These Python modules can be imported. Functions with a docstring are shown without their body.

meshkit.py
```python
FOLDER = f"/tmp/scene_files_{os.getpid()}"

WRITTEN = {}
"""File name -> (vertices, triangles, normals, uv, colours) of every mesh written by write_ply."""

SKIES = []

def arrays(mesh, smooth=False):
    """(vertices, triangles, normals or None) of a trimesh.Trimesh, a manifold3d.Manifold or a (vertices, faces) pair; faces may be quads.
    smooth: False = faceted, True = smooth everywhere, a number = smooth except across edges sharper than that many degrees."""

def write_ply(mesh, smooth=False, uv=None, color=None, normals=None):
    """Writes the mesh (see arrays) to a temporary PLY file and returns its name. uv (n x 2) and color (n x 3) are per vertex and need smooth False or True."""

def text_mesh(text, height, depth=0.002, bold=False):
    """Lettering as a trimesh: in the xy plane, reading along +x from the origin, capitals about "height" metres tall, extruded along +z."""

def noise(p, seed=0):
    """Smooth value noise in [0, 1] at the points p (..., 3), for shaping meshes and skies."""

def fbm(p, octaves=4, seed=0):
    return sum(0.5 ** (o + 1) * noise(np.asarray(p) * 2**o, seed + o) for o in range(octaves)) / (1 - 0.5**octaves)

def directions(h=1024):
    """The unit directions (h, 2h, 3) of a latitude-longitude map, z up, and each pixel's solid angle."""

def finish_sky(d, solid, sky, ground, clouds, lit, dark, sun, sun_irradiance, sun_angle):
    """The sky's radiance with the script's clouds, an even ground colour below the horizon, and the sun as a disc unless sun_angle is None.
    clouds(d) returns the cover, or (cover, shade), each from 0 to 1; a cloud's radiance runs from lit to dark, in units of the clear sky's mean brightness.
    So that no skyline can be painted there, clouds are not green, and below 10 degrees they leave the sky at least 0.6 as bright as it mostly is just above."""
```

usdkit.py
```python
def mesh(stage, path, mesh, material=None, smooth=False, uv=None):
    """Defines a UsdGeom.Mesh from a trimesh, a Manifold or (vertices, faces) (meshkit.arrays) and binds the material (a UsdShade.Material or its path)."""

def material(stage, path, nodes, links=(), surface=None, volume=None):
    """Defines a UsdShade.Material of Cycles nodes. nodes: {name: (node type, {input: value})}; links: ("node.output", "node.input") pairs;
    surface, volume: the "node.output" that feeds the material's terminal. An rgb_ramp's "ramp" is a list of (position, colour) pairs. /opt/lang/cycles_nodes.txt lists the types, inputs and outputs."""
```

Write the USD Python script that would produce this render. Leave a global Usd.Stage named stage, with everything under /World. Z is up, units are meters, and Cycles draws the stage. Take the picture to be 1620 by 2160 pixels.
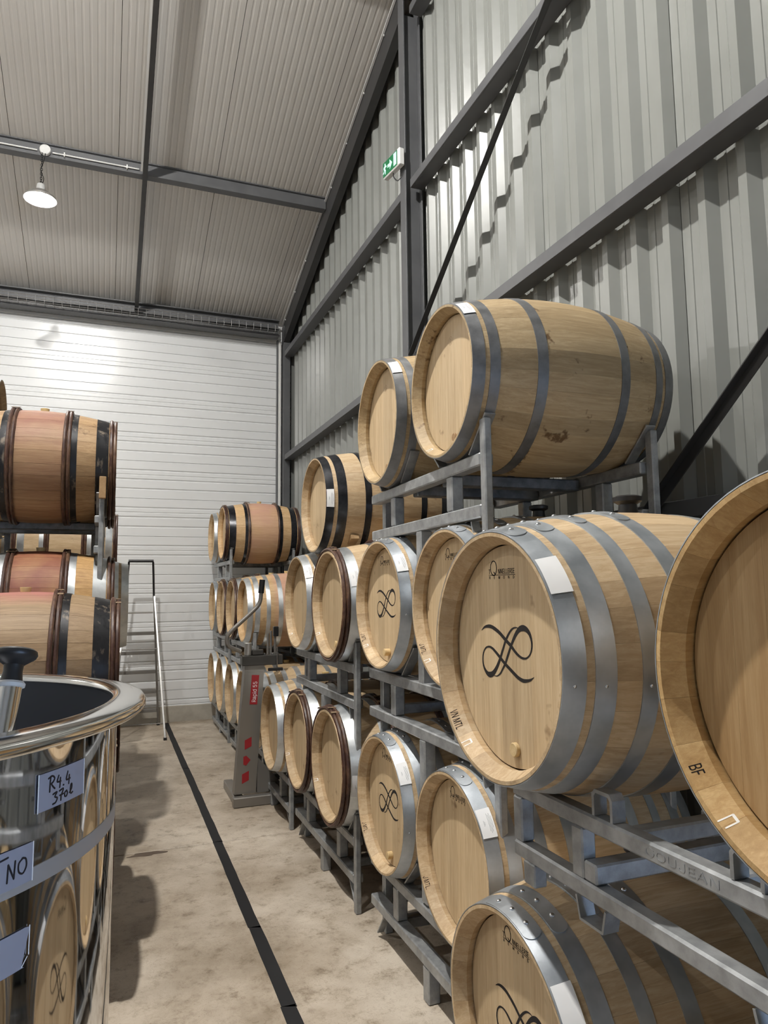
import math, random
import numpy as np, trimesh
import meshkit, usdkit
from shapely.geometry import Polygon, LineString, Point
from shapely.ops import unary_union
from pxr import Usd, UsdGeom, UsdShade, UsdLux, Gf, Sdf, Vt

stage = Usd.Stage.CreateInMemory()
UsdGeom.SetStageUpAxis(stage, 'Z')
UsdGeom.SetStageMetersPerUnit(stage, 1.0)
UsdGeom.Xform.Define(stage, '/World')
UsdGeom.Scope.Define(stage, '/World/Looks')
rng = np.random.default_rng(7)

# ------------------------------------------------------------------ camera, light levels, exposure
FPX = 1495.0
YAW, PITCH, ROLL = [math.radians(a) for a in (21.15, 6.18, -0.65)]
EYE = np.array([0.0, 0.0, 1.68])
EXPOSURE = 0.38
BULB = 6000.0           # radiance of the strong unseen bulb over the aisle
BULB_SIDE = 0.30        # unseen lamps placed to light the left bay, relative to that
BULB_SMALL = 560.0      # radiance of the weaker lamp in view
DAY = 18.0  # radiance of the unseen door panes that tint the near rack
BULB_COL = (1.0, 0.975, 0.93)
DAY_COL = (0.46, 0.66, 1.0)  # bluish light of the unseen door
# the pendant lamps: (x, y, z of the bulb); the first is in view, the rest unseen
LAMPS = [(-0.75, 7.45, 5.56), (-0.75, 2.6, 7.05), (-5.2, 2.6, 7.05), (-5.2, 7.45, 5.56)]


def camera():
    cy, sy, cp, sp, cr, sr = math.cos(YAW), math.sin(YAW), math.cos(PITCH), math.sin(PITCH), math.cos(ROLL), math.sin(ROLL)
    fwd = np.array([sy * cp, cy * cp, sp])
    right = np.array([cy, -sy, 0.0])
    up = np.cross(right, fwd)
    r, u = cr * right + sr * up, -sr * right + cr * up
    m = np.eye(4)
    m[0, :3], m[1, :3], m[2, :3], m[3, :3] = r, u, -fwd, EYE
    cam = UsdGeom.Camera.Define(stage, '/World/camera')
    cam.AddTransformOp().Set(Gf.Matrix4d(*m.ravel().tolist()))
    cam.CreateHorizontalApertureAttr(36.0)
    cam.CreateVerticalApertureAttr(48.0)
    cam.CreateFocalLengthAttr(36.0 * FPX / 1620.0)
    cam.CreateClippingRangeAttr(Gf.Vec2f(0.05, 200.0))
    cam.CreateExposureAttr(EXPOSURE)


camera()

# ------------------------------------------------------------------ materials
LOOKS = {}


def M(name, nodes, links=(), surface='p.BSDF'):
    LOOKS[name] = usdkit.material(stage, '/World/Looks/' + name, nodes, list(links), surface=surface)
    return LOOKS[name]


def plain(name, col, rough=0.5, metal=0.0, spec=None, bump=None):
    p = {'base_color': col, 'roughness': rough, 'metallic': metal}
    n, l = {'p': ('principled_bsdf', p)}, []
    if bump:
        n['g'] = ('geometry', {})
        n['n'] = ('noise_texture', {'scale': bump[0], 'detail': 3.0})
        n['b'] = ('bump', {'strength': bump[1], 'distance': bump[2]})
        l = [('g.position', 'n.vector'), ('n.fac', 'b.height'), ('b.normal', 'p.normal')]
    return M(name, n, l)


def mottled(name, a, b, scale=6.0, rough=(0.4, 0.6), metal=0.0, stretch=(1, 1, 1), detail=5.0, bump=None, lo=0.35, hi=0.65):
    """Two colours mixed by noise in world space."""
    n = {'g': ('geometry', {}), 'm': ('mapping', {'scale': stretch}), 'n': ('noise_texture', {'scale': scale, 'detail': detail, 'roughness': 0.6}),
         'r': ('rgb_ramp', {'ramp': [(lo, a), (hi, b)]}), 'q': ('map_range', {'from_min': 0.3, 'from_max': 0.7, 'to_min': rough[0], 'to_max': rough[1]}),
         'p': ('principled_bsdf', {'metallic': metal})}
    l = [('g.position', 'm.vector'), ('m.vector', 'n.vector'), ('n.fac', 'r.fac'), ('r.color', 'p.base_color'), ('n.fac', 'q.value'), ('q.result', 'p.roughness')]
    if bump:
        n['b'] = ('bump', {'strength': bump[0], 'distance': bump[1]})
        l += [('n.fac', 'b.height'), ('b.normal', 'p.normal')]
    return M(name, n, l)


def wood(name, dark, mid, light, stretch, rough=0.62, tone=0.16, stain=None, flecks=True, smudge=(0.27, 0.36, 5.0), stain_z=(0.40, 0.70)):
    """Oak: fine grain along one axis, broad cathedral figure, tone per plank from the random number of the object."""
    n = {'g': ('geometry', {}),
         'o': ('object_info', {}),
         'off': ('vector_math', {'math_type': 'multiply_add', 'vector2': (1, 1, 1)}),
         'rv': ('combine_xyz', {}),
         'rs': ('math', {'math_type': 'multiply', 'value2': 9.0}),
         'm': ('mapping', {'scale': stretch}),
         'n1': ('noise_texture', {'scale': 1.0, 'detail': 8.0, 'roughness': 0.75, 'distortion': 0.5}),
         'm2': ('mapping', {'scale': tuple(s * 0.12 for s in stretch)}),
         'n2': ('noise_texture', {'scale': 1.0, 'detail': 3.0, 'roughness': 0.55, 'distortion': 1.5}),
         'mx': ('mix_float', {'fac': 0.40}),
         'r': ('rgb_ramp', {'ramp': [(0.30, dark), (0.48, mid), (0.64, light)]}),
         'tv': ('map_range', {'from_min': 0.0, 'from_max': 1.0, 'to_min': 1.0 - tone, 'to_max': 1.0 + tone * 0.55}),
         'hs': ('hsv', {'saturation': 1.0, 'fac': 1.0}),
         'b': ('bump', {'strength': 0.10, 'distance': 0.004}),
         'p': ('principled_bsdf', {'roughness': rough})}
    l = [('o.random', 'rs.value1'), ('rs.value', 'rv.x'), ('rs.value', 'rv.y'), ('rs.value', 'rv.z'),
         ('g.position', 'off.vector1'), ('rv.vector', 'off.vector3'), ('off.vector', 'm.vector'), ('off.vector', 'm2.vector'),
         ('m.vector', 'n1.vector'), ('m2.vector', 'n2.vector'), ('n1.fac', 'mx.a'), ('n2.fac', 'mx.b'), ('mx.result', 'r.fac'),
         ('o.random', 'tv.value'), ('tv.result', 'hs.value'), ('n1.fac', 'b.height'), ('b.normal', 'p.normal')]
    if flecks:      # pale ray flecks and sparse dark handling marks
        n['mf'] = ('mapping', {'scale': tuple(s * 0.5 for s in stretch)})
        n['nf'] = ('noise_texture', {'scale': 1.0, 'detail': 1.0, 'distortion': 2.5})
        n['rf'] = ('rgb_ramp', {'ramp': [(0.60, (0, 0, 0)), (0.72, (1, 1, 1))]})
        n['nb'] = ('noise_texture', {'scale': smudge[2], 'detail': 4.0, 'roughness': 0.7})
        n['rb'] = ('rgb_ramp', {'ramp': [(smudge[0], (0.35, 0.27, 0.2)), (smudge[1], (1, 1, 1))]})
        n['fl'] = ('mix_color', {'blend_type': 'mix', 'b': tuple(min(1, c * 1.12) for c in light)})
        n['fk'] = ('math', {'math_type': 'multiply', 'value2': 0.35})
        n['mb'] = ('mix_color', {'blend_type': 'multiply', 'fac': 1.0})
        l += [('off.vector', 'mf.vector'), ('mf.vector', 'nf.vector'), ('nf.fac', 'rf.fac'), ('rf.color', 'fk.value1'), ('fk.value', 'fl.fac'), ('r.color', 'fl.a'),
              ('g.position', 'nb.vector'), ('nb.fac', 'rb.fac'), ('fl.result', 'mb.a'), ('rb.color', 'mb.b'), ('mb.result', 'hs.color')]
    else:
        l.append(('r.color', 'hs.color'))
    last = 'hs.color'
    if stain:       # wine-stained belly between the inner hoops, in the barrel's own frame
        n['tc'] = ('texture_coordinate', {})
        n['sx'] = ('separate_xyz', {})
        n['sub'] = ('math', {'math_type': 'subtract', 'value2': 0.44})
        n['ab'] = ('math', {'math_type': 'absolute'})
        n['bm'] = ('map_range', {'from_min': 0.15, 'from_max': 0.21, 'to_min': 1.0, 'to_max': 0.0, 'clamp': True})
        n['top'] = ('map_range', {'from_min': stain_z[0], 'from_max': stain_z[1], 'to_min': stain[1], 'to_max': stain[2], 'clamp': True})
        n['sn'] = ('noise_texture', {'scale': 4.5, 'detail': 4.0})
        n['sm'] = ('map_range', {'from_min': 0.35, 'from_max': 0.65, 'to_min': 0.55, 'to_max': 1.15, 'clamp': True})
        n['s1'] = ('math', {'math_type': 'multiply'})
        n['s2'] = ('math', {'math_type': 'multiply'})
        n['st'] = ('mix_color', {'blend_type': 'mix', 'b': stain[0]})
        l += [('tc.object', 'sx.vector'), ('sx.x', 'sub.value1'), ('sub.value', 'ab.value1'), ('ab.value', 'bm.value'), ('sx.z', 'top.value'),
              ('g.position', 'sn.vector'), ('sn.fac', 'sm.value'), ('bm.result', 's1.value1'), ('top.result', 's1.value2'), ('s1.value', 's2.value1'), ('sm.result', 's2.value2'),
              ('s2.value', 'st.fac'), ('hs.color', 'st.a')]
        last = 'st.result'
    l.append((last, 'p.base_color'))
    return M(name, n, l)


ST, HD = (5.0, 85.0, 85.0), (90.0, 90.0, 5.0)      # grain along the barrel; grain up the head
OAK = ((0.34, 0.222, 0.112), (0.485, 0.345, 0.197), (0.60, 0.462, 0.295))
wood('oak_stave', *OAK, ST)
wood('oak_head', (0.37, 0.255, 0.138), (0.50, 0.365, 0.212), (0.60, 0.46, 0.285), HD, tone=0.10)
wood('oak_stave_dull', (0.26, 0.175, 0.085), (0.40, 0.285, 0.15), (0.52, 0.395, 0.23), ST, smudge=(0.335, 0.385, 6.5))
wood('oak_head_amber', (0.25, 0.145, 0.055), (0.34, 0.205, 0.085), (0.42, 0.275, 0.13), HD, tone=0.10, smudge=(0.10, 0.12, 5.0))  # amber oak, darkened for the shade that falls on the nearest head
wood('oak_stave_amber', (0.33, 0.19, 0.07), (0.46, 0.29, 0.12), (0.58, 0.40, 0.19), ST)
wood('oak_stave_old', (0.17, 0.095, 0.042), (0.30, 0.185, 0.088), (0.41, 0.275, 0.145), ST, stain=((0.21, 0.062, 0.055), 0.25, 0.75))
wood('oak_stave_tan', (0.15, 0.09, 0.042), (0.25, 0.162, 0.085), (0.33, 0.228, 0.128), ST, stain=((0.42, 0.14, 0.14), 0.0, 0.8), stain_z=(0.655, 0.715))
wood('oak_stave_red', (0.22, 0.11, 0.045), (0.38, 0.22, 0.085), (0.50, 0.31, 0.13), ST, stain=((0.175, 0.036, 0.026), 0.7, 0.9))
wood('oak_stave_pink', (0.40, 0.24, 0.11), (0.55, 0.36, 0.18), (0.66, 0.47, 0.27), ST, stain=((0.56, 0.31, 0.235), 0.5, 0.9))
wood('plug_wood', (0.42, 0.28, 0.12), (0.55, 0.40, 0.2), (0.66, 0.5, 0.28), (60, 60, 60), flecks=False)
wood('chestnut_cane', (0.018, 0.008, 0.006), (0.055, 0.024, 0.017), (0.16, 0.09, 0.05), (30, 14, 14), rough=0.42, flecks=False)
wood('shim_wood', (0.24, 0.14, 0.06), (0.34, 0.21, 0.10), (0.42, 0.28, 0.14), (30, 5, 30), flecks=False)
plain('willow_tie', (0.22, 0.15, 0.09), 0.6)
mottled('zinc', (0.36, 0.39, 0.42), (0.52, 0.55, 0.58), 9.0, (0.38, 0.50), 0.88, bump=(0.05, 0.002))
mottled('zinc_bright', (0.52, 0.55, 0.57), (0.68, 0.70, 0.71), 12.0, (0.34, 0.48), 0.92, stretch=(1, 1, 1), bump=(0.08, 0.002))
mottled('grey_hoop', (0.15, 0.152, 0.155), (0.24, 0.243, 0.247), 14.0, (0.42, 0.6), 0.6)
mottled('black_hoop', (0.010, 0.011, 0.014), (0.022, 0.023, 0.028), 10.0, (0.22, 0.34), 0.25)
mottled('black_hoop_worn', (0.012, 0.012, 0.014), (0.16, 0.13, 0.10), 26.0, (0.3, 0.5), 0.3, stretch=(1, 1, 0.35), lo=0.56, hi=0.68)
plain('rivet_steel', (0.70, 0.71, 0.72), 0.25, 1.0)
mottled('galvanised', (0.25, 0.26, 0.265), (0.41, 0.42, 0.425), 18.0, (0.36, 0.52), 0.50, detail=6.0, bump=(0.06, 0.002))
mottled('galvanised_worn', (0.24, 0.25, 0.26), (0.38, 0.395, 0.405), 18.0, (0.4, 0.6), 0.5, detail=6.0)
mottled('galvanised_dark', (0.15, 0.16, 0.165), (0.30, 0.31, 0.32), 14.0, (0.4, 0.6), 0.75)
plain('paper', (0.80, 0.80, 0.80), 0.6)
plain('print_grey', (0.42, 0.42, 0.43), 0.6)
plain('brand_ink', (0.008, 0.005, 0.004), 0.95)
plain('ring_ink', (0.30, 0.20, 0.11), 0.6)
plain('chalk', (0.85, 0.83, 0.78), 0.8)
plain('rubber', (0.012, 0.012, 0.013), 0.42)
plain('bung_silicone', (0.62, 0.47, 0.22), 0.55)
plain('bung_white', (0.75, 0.72, 0.64), 0.5)
mottled('steel_paint', (0.085, 0.087, 0.092), (0.105, 0.107, 0.112), 5.0, (0.42, 0.5))
mottled('steel_paint_dark', (0.035, 0.035, 0.036), (0.045, 0.045, 0.046), 5.0, (0.42, 0.5))
mottled('cladding', (0.215, 0.222, 0.208), (0.235, 0.242, 0.228), 1.3, (0.30, 0.36))
plain('seam_dark', (0.03, 0.03, 0.03), 0.7)
mottled('roof_sheet', (0.54, 0.52, 0.49), (0.57, 0.55, 0.52), 0.7, (0.38, 0.46))
mottled('far_panel', (0.70, 0.71, 0.715), (0.73, 0.74, 0.745), 0.8, (0.20, 0.26))
mottled('plinth', (0.34, 0.31, 0.26), (0.44, 0.41, 0.35), 5.0, (0.7, 0.9))
plain('hall_wall', (0.45, 0.45, 0.43), 0.6)
plain('pvc_white', (0.72, 0.72, 0.70), 0.4)
plain('pvc_grey', (0.50, 0.50, 0.49), 0.4)
plain('cable_black', (0.01, 0.01, 0.01), 0.5)
plain('polished_steel', (0.66, 0.665, 0.685), 0.045, 1.0, bump=(3.0, 0.02, 0.01))
plain('rim_steel', (0.74, 0.735, 0.72), 0.12, 1.0)
plain('brushed_steel', (0.42, 0.42, 0.42), 0.5, 0.55)
plain('inside_steel', (0.34, 0.355, 0.39), 0.22, 0.9)
plain('label_film', (0.27, 0.275, 0.325), 0.5)
plain('marker_ink', (0.008, 0.008, 0.012), 0.5)
plain('wire_steel', (0.42, 0.42, 0.42), 0.35, 0.9)
plain('lift_steel', (0.26, 0.245, 0.225), 0.38, 0.6, bump=(20, 0.05, 0.002))
plain('lift_dark', (0.07, 0.066, 0.06), 0.4, 0.5)
plain('lift_red', (0.30, 0.012, 0.018), 0.45)
plain('alu', (0.62, 0.61, 0.59), 0.35, 0.9)
plain('alu_tread', (0.20, 0.19, 0.175), 0.5, 0.5)
plain('sign_green', (0.012, 0.16, 0.06), 0.35)
M('sign_lit', {'e': ('emission', {'color': (0.62, 1.0, 0.80), 'strength': 1.1})}, surface='e.emission')
M('bulb_small', {'e': ('emission', {'color': BULB_COL, 'strength': BULB_SMALL})}, surface='e.emission')
M('bulb_side', {'e': ('emission', {'color': BULB_COL, 'strength': BULB * BULB_SIDE})}, surface='e.emission')
M('bulb', {'e': ('emission', {'color': BULB_COL, 'strength': BULB})}, surface='e.emission')
M('day_pane', {'e': ('emission', {'color': DAY_COL, 'strength': DAY})}, surface='e.emission')
plain('stain_brown', (0.10, 0.07, 0.05), 0.6)
plain('tape_black', (0.007, 0.007, 0.008), 0.8, bump=(60, 0.2, 0.002))


def floor_material():
    n = {'g': ('geometry', {}),
         'n1': ('noise_texture', {'scale': 1.1, 'detail': 8.0, 'roughness': 0.62}),
         'r1': ('rgb_ramp', {'ramp': [(0.28, (0.22, 0.17, 0.115)), (0.44, (0.40, 0.335, 0.26)), (0.60, (0.58, 0.51, 0.42))]}),
         'n2': ('noise_texture', {'scale': 8.0, 'detail': 8.0, 'roughness': 0.78}),
         'r2': ('rgb_ramp', {'ramp': [(0.32, (0.40, 0.35, 0.30)), (0.43, (0.82, 0.80, 0.77)), (0.50, (0.96, 0.95, 0.94)), (0.64, (1.0, 1.0, 1.0))]}),
         'mx': ('mix_color', {'blend_type': 'multiply', 'fac': 1.0, 'use_clamp_result': False}),
         'v': ('voronoi_texture', {'feature': 'f1', 'scale': 5.5, 'randomness': 1.0}),
         'rv': ('rgb_ramp', {'ramp': [(0.05, (0.60, 0.56, 0.52)), (0.13, (1, 1, 1))]}),
         'md': ('mix_color', {'blend_type': 'multiply', 'fac': 0.55}),
         'nw': ('noise_texture', {'scale': 14.0, 'detail': 2.0, 'distortion': 3.0}),
         'ab': ('math', {'math_type': 'subtract', 'value2': 0.5}), 'aa': ('math', {'math_type': 'absolute'}),
         'rs': ('rgb_ramp', {'ramp': [(0.003, (0.62, 0.57, 0.52)), (0.014, (1, 1, 1))]}),
         'ms': ('mix_color', {'blend_type': 'multiply', 'fac': 0.55}),
         'q': ('map_range', {'from_min': 0.3, 'from_max': 0.7, 'to_min': 0.42, 'to_max': 0.62}),
         'b': ('bump', {'strength': 0.15, 'distance': 0.004}),
         'p': ('principled_bsdf', {})}
    l = [('g.position', 'n1.vector'), ('n1.fac', 'r1.fac'), ('g.position', 'n2.vector'), ('n2.fac', 'r2.fac'), ('r1.color', 'mx.a'), ('r2.color', 'mx.b'),
         ('g.position', 'v.vector'), ('v.distance', 'rv.fac'), ('mx.result', 'md.a'), ('rv.color', 'md.b'),
         ('g.position', 'nw.vector'), ('nw.fac', 'ab.value1'), ('ab.value', 'aa.value1'), ('aa.value', 'rs.fac'), ('md.result', 'ms.a'), ('rs.color', 'ms.b'),
         ('ms.result', 'p.base_color'), ('n2.fac', 'q.value'), ('q.result', 'p.roughness'), ('n2.fac', 'b.height'), ('b.normal', 'p.normal')]
    M('concrete', n, l)


floor_material()

# ------------------------------------------------------------------ scene helpers
COUNT = {}


def numbered(parent, name):
    k = COUNT.get((parent, name), -1) + 1
    COUNT[(parent, name)] = k
    return name if k == 0 else f'{name}_{k:03d}'


def tag(prim, label=None, cat=None, group=None, kind=None):
    for k, v in (('label', label), ('category', cat), ('group', group), ('kind', kind)):
        if v:
            prim.SetCustomDataByKey(k, v)
    return prim


def obj(name, mesh, mat, parent=None, label=None, cat=None, group=None, kind=None, smooth=30):
    base = str(parent.GetPath()) if parent is not None else '/World'
    path = base + '/' + numbered(base, name)
    if isinstance(mesh, tuple) and len(mesh) == 3:          # vertices, triangles, normals
        v, f, nn = mesh
        m = UsdGeom.Mesh.Define(stage, path)
        m.CreatePointsAttr(Vt.Vec3fArray.FromNumpy(np.asarray(v, np.float32)))
        m.CreateFaceVertexCountsAttr(Vt.IntArray.FromNumpy(np.full(len(f), 3, np.int32)))
        m.CreateFaceVertexIndicesAttr(Vt.IntArray.FromNumpy(np.asarray(f, np.int32).ravel()))
        m.CreateSubdivisionSchemeAttr('none')
        m.CreateNormalsAttr(Vt.Vec3fArray.FromNumpy(np.asarray(nn, np.float32)))
        m.SetNormalsInterpolation('vertex')
        UsdShade.MaterialBindingAPI.Apply(m.GetPrim()).Bind(LOOKS[mat])
    else:
        m = usdkit.mesh(stage, path, mesh, LOOKS[mat], smooth=smooth)
    return tag(m.GetPrim(), label, cat, group, kind)


def thing(name, label, cat, loc=(0, 0, 0), rotz=0.0, group=None, kind=None):
    x = UsdGeom.Xform.Define(stage, '/World/' + numbered('/World', name))
    x.AddTranslateOp().Set(Gf.Vec3d(*[float(c) for c in loc]))
    if rotz:
        x.AddRotateZOp().Set(float(rotz))
    return tag(x.GetPrim(), label, cat, group, kind)


def dup(root, label, loc, rotz=0.0, group=None):
    name = root.GetName()
    if name[-4:-3] == '_' and name[-3:].isdigit():
        name = name[:-4]
    was = root.GetCustomData()
    r = thing(name, label, was['category'], loc, rotz, group or was.get('group'), was.get('kind'))
    r.GetReferences().AddInternalReference(root.GetPath())
    r.SetInstanceable(True)
    return r


def cat(parts):
    return trimesh.util.concatenate([p if isinstance(p, trimesh.Trimesh) else trimesh.Trimesh(p[0], p[1], process=False) for p in parts])


_cb = None


def box(x0, x1, y0, y1, z0, z1, b=0.004):
    """A box with chamfered edges (or a plain one for b = 0)."""
    global _cb
    if b <= 0:
        m = trimesh.creation.box([x1 - x0, y1 - y0, z1 - z0])
        m.apply_translation([(x0 + x1) / 2, (y0 + y1) / 2, (z0 + z1) / 2])
        return m
    s = np.array([[a, c, d] for a in (-1, 1) for c in (-1, 1) for d in (-1, 1)], float)
    idx = [(c, k) for c in s for k in range(3)]
    if _cb is None:
        v = np.array([c * np.where(np.arange(3) == k, 1.0, 0.8) for c, k in idx])
        h = trimesh.Trimesh(v, trimesh.convex.convex_hull(v).faces if False else [], process=False)
        from scipy.spatial import ConvexHull
        q = ConvexHull(v)
        f = q.simplices.copy()
        for i, t in enumerate(f):
            nn = np.cross(v[t[1]] - v[t[0]], v[t[2]] - v[t[0]])
            if nn @ v[t].mean(0) < 0:
                f[i] = t[::-1]
        _cb = f
    half = np.array([x1 - x0, y1 - y0, z1 - z0]) / 2
    b = min(b, half.min() * 0.45)
    v = np.array([c * np.where(np.arange(3) == k, half, half - b) for c, k in idx]) + [(x0 + x1) / 2, (y0 + y1) / 2, (z0 + z1) / 2]
    return trimesh.Trimesh(v, _cb, process=False)


def bar(p0, p1, w, h, b=0.003, up=(0, 0, 1)):
    """A chamfered bar from p0 to p1, w wide across and h high along up."""
    p0, p1 = np.array(p0, float), np.array(p1, float)
    d = p1 - p0
    L = np.linalg.norm(d)
    d /= L
    s = np.cross(np.array(up, float), d)
    if np.linalg.norm(s) < 1e-6:
        s = np.cross([1.0, 0, 0], d)
    s /= np.linalg.norm(s)
    u = np.cross(d, s)
    m = box(-L / 2, L / 2, -w / 2, w / 2, -h / 2, h / 2, b)
    m.vertices = m.vertices @ np.array([d, s, u]) + (p0 + p1) / 2
    return m


def tube(path, r, n=10, closed=False, caps=True):
    p = np.asarray(path, float)
    t = (np.roll(p, -1, 0) - np.roll(p, 1, 0)) if closed else np.gradient(p, axis=0)
    t /= np.linalg.norm(t, axis=1, keepdims=True) + 1e-12
    a = np.cross(t[0], [0, 0, 1.0])
    if np.linalg.norm(a) < 1e-3:
        a = np.cross(t[0], [1.0, 0, 0])
    rings = []
    rr = np.broadcast_to(r, (len(p),))
    for i in range(len(p)):
        a = a - t[i] * (a @ t[i])
        a /= np.linalg.norm(a)
        b = np.cross(t[i], a)
        th = np.arange(n) * 2 * np.pi / n
        rings.append(p[i] + rr[i] * (np.cos(th)[:, None] * a + np.sin(th)[:, None] * b))
    v = np.vstack(rings)
    f = []
    m = len(p)
    for i in range(m if closed else m - 1):
        j = (i + 1) % m
        for k in range(n):
            k2 = (k + 1) % n
            f += [[i * n + k, i * n + k2, j * n + k2], [i * n + k, j * n + k2, j * n + k]]
    if caps and not closed:
        v = np.vstack([v, p[0], p[-1]])
        for k in range(n):
            f += [[len(v) - 2, (k + 1) % n, k], [len(v) - 1, (m - 1) * n + k, (m - 1) * n + (k + 1) % n]]
    return trimesh.Trimesh(v, np.array(f), process=False)


def lathe(profile, n=48, axis='z', closed=True, a0=0.0, a1=2 * np.pi):
    """profile: (radius, height) points. Turned about the axis; closed joins last to first."""
    pr = np.asarray(profile, float)
    full = abs(a1 - a0 - 2 * np.pi) < 1e-9
    th = np.linspace(a0, a1, n, endpoint=not full)
    m = len(pr)
    v = np.stack([np.outer(np.cos(th), pr[:, 0]), np.outer(np.sin(th), pr[:, 0]), np.broadcast_to(pr[:, 1], (n, m))], -1).reshape(-1, 3)
    f = []
    for i in range(n if full else n - 1):
        j = (i + 1) % n
        for k in range(m if closed else m - 1):
            k2 = (k + 1) % m
            f += [[i * m + k, j * m + k, j * m + k2], [i * m + k, j * m + k2, i * m + k2]]
    me = trimesh.Trimesh(v, np.array(f), process=False)
    if axis == 'x':       # height runs along x; angle measured from +z towards -y
        w = me.vertices
        me.vertices = np.stack([w[:, 2], -w[:, 1], w[:, 0]], 1)
    return me


def disc(c, r, h, axis, n=24, b=0.002):
    """A short chamfered cylinder based at c, growing along the axis vector."""
    pr = [(1e-5, 0), (r - b, 0), (r, b), (r, h - b), (r - b, h), (1e-5, h)]
    me = lathe(pr, n)
    me.apply_transform(trimesh.geometry.align_vectors([0, 0, 1], np.array(axis, float) / np.linalg.norm(axis)))
    me.apply_translation(c)
    return me


def flat(shape, t):
    """A shapely shape as a solid of thickness t in the xy plane."""
    gs = [g for g in getattr(shape, 'geoms', [shape]) if g.area > 0]
    return trimesh.util.concatenate([trimesh.creation.extrude_polygon(g, t, engine='earcut') for g in gs])


def strokes(lines, w):
    return unary_union([LineString(l).buffer(w / 2, cap_style='round', join_style='round', quad_segs=3) for l in lines])


def catmull(p, k=5):
    p = np.asarray(p, float)
    q = np.vstack([2 * p[0] - p[1], p, 2 * p[-1] - p[-2]])
    out = []
    for i in range(1, len(q) - 2):
        for s in np.arange(k) / k:
            a, b, c, d = q[i - 1:i + 3]
            out.append(0.5 * (2 * b + (c - a) * s + (2 * a - 5 * b + 4 * c - d) * s * s + (3 * b - a - 3 * c + d) * s ** 3))
    return np.array(out + [p[-1]])


# ------------------------------------------------------------------ the hall
XW, YF, SL, ZE = 2.40, 9.79, 0.325, 5.47         # right wall, far wall, roof slope, eave height


def roof(y):
    return ZE + SL * (YF - abs(y))


# floor: cast slabs with a saw-cut joint
floor = tag(UsdGeom.Xform.Define(stage, '/World/floor').GetPrim(), 'beige-grey stained concrete floor of the cellar aisle', 'floor', kind='structure')
for y0, y1 in ((-9.8, -1.0), (-1.0, 5.05), (5.05, 8.70), (8.70, YF)):
    obj('slab', box(-8.0, 2.36, y0 + 0.006, y1 - 0.006, -0.12, 0.0, 0.004), 'concrete', floor)
obj('joint_filler', box(-8.0, 2.36, -9.79, YF - 0.005, -0.14, -0.006, 0), 'seam_dark', floor)

_a = np.linspace(0, 2 * np.pi, 40, endpoint=False)
_r = 0.6 + 0.8 * meshkit.noise(np.stack([np.cos(_a) * 2.2, np.sin(_a) * 2.2, _a * 0 + 3], 1))
obj('floor_stain', flat(Polygon(np.stack([0.28 + 0.11 * _r * np.cos(_a), 5.005 + 0.032 * _r * np.sin(_a)], 1)), 0.0006).apply_translation([0, 0, 0.0002]), 'stain_brown', floor, 'dark brown stain beside the floor joint')

# right wall: trapezoidal steel sheets, five ribs each
wall_r = tag(UsdGeom.Xform.Define(stage, '/World/wall_right').GetPrim(), 'pale grey-green profiled steel wall behind the right-hand barrels', 'wall', kind='structure')
PITCH_R, PANEL = 0.215, 1.075


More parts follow.
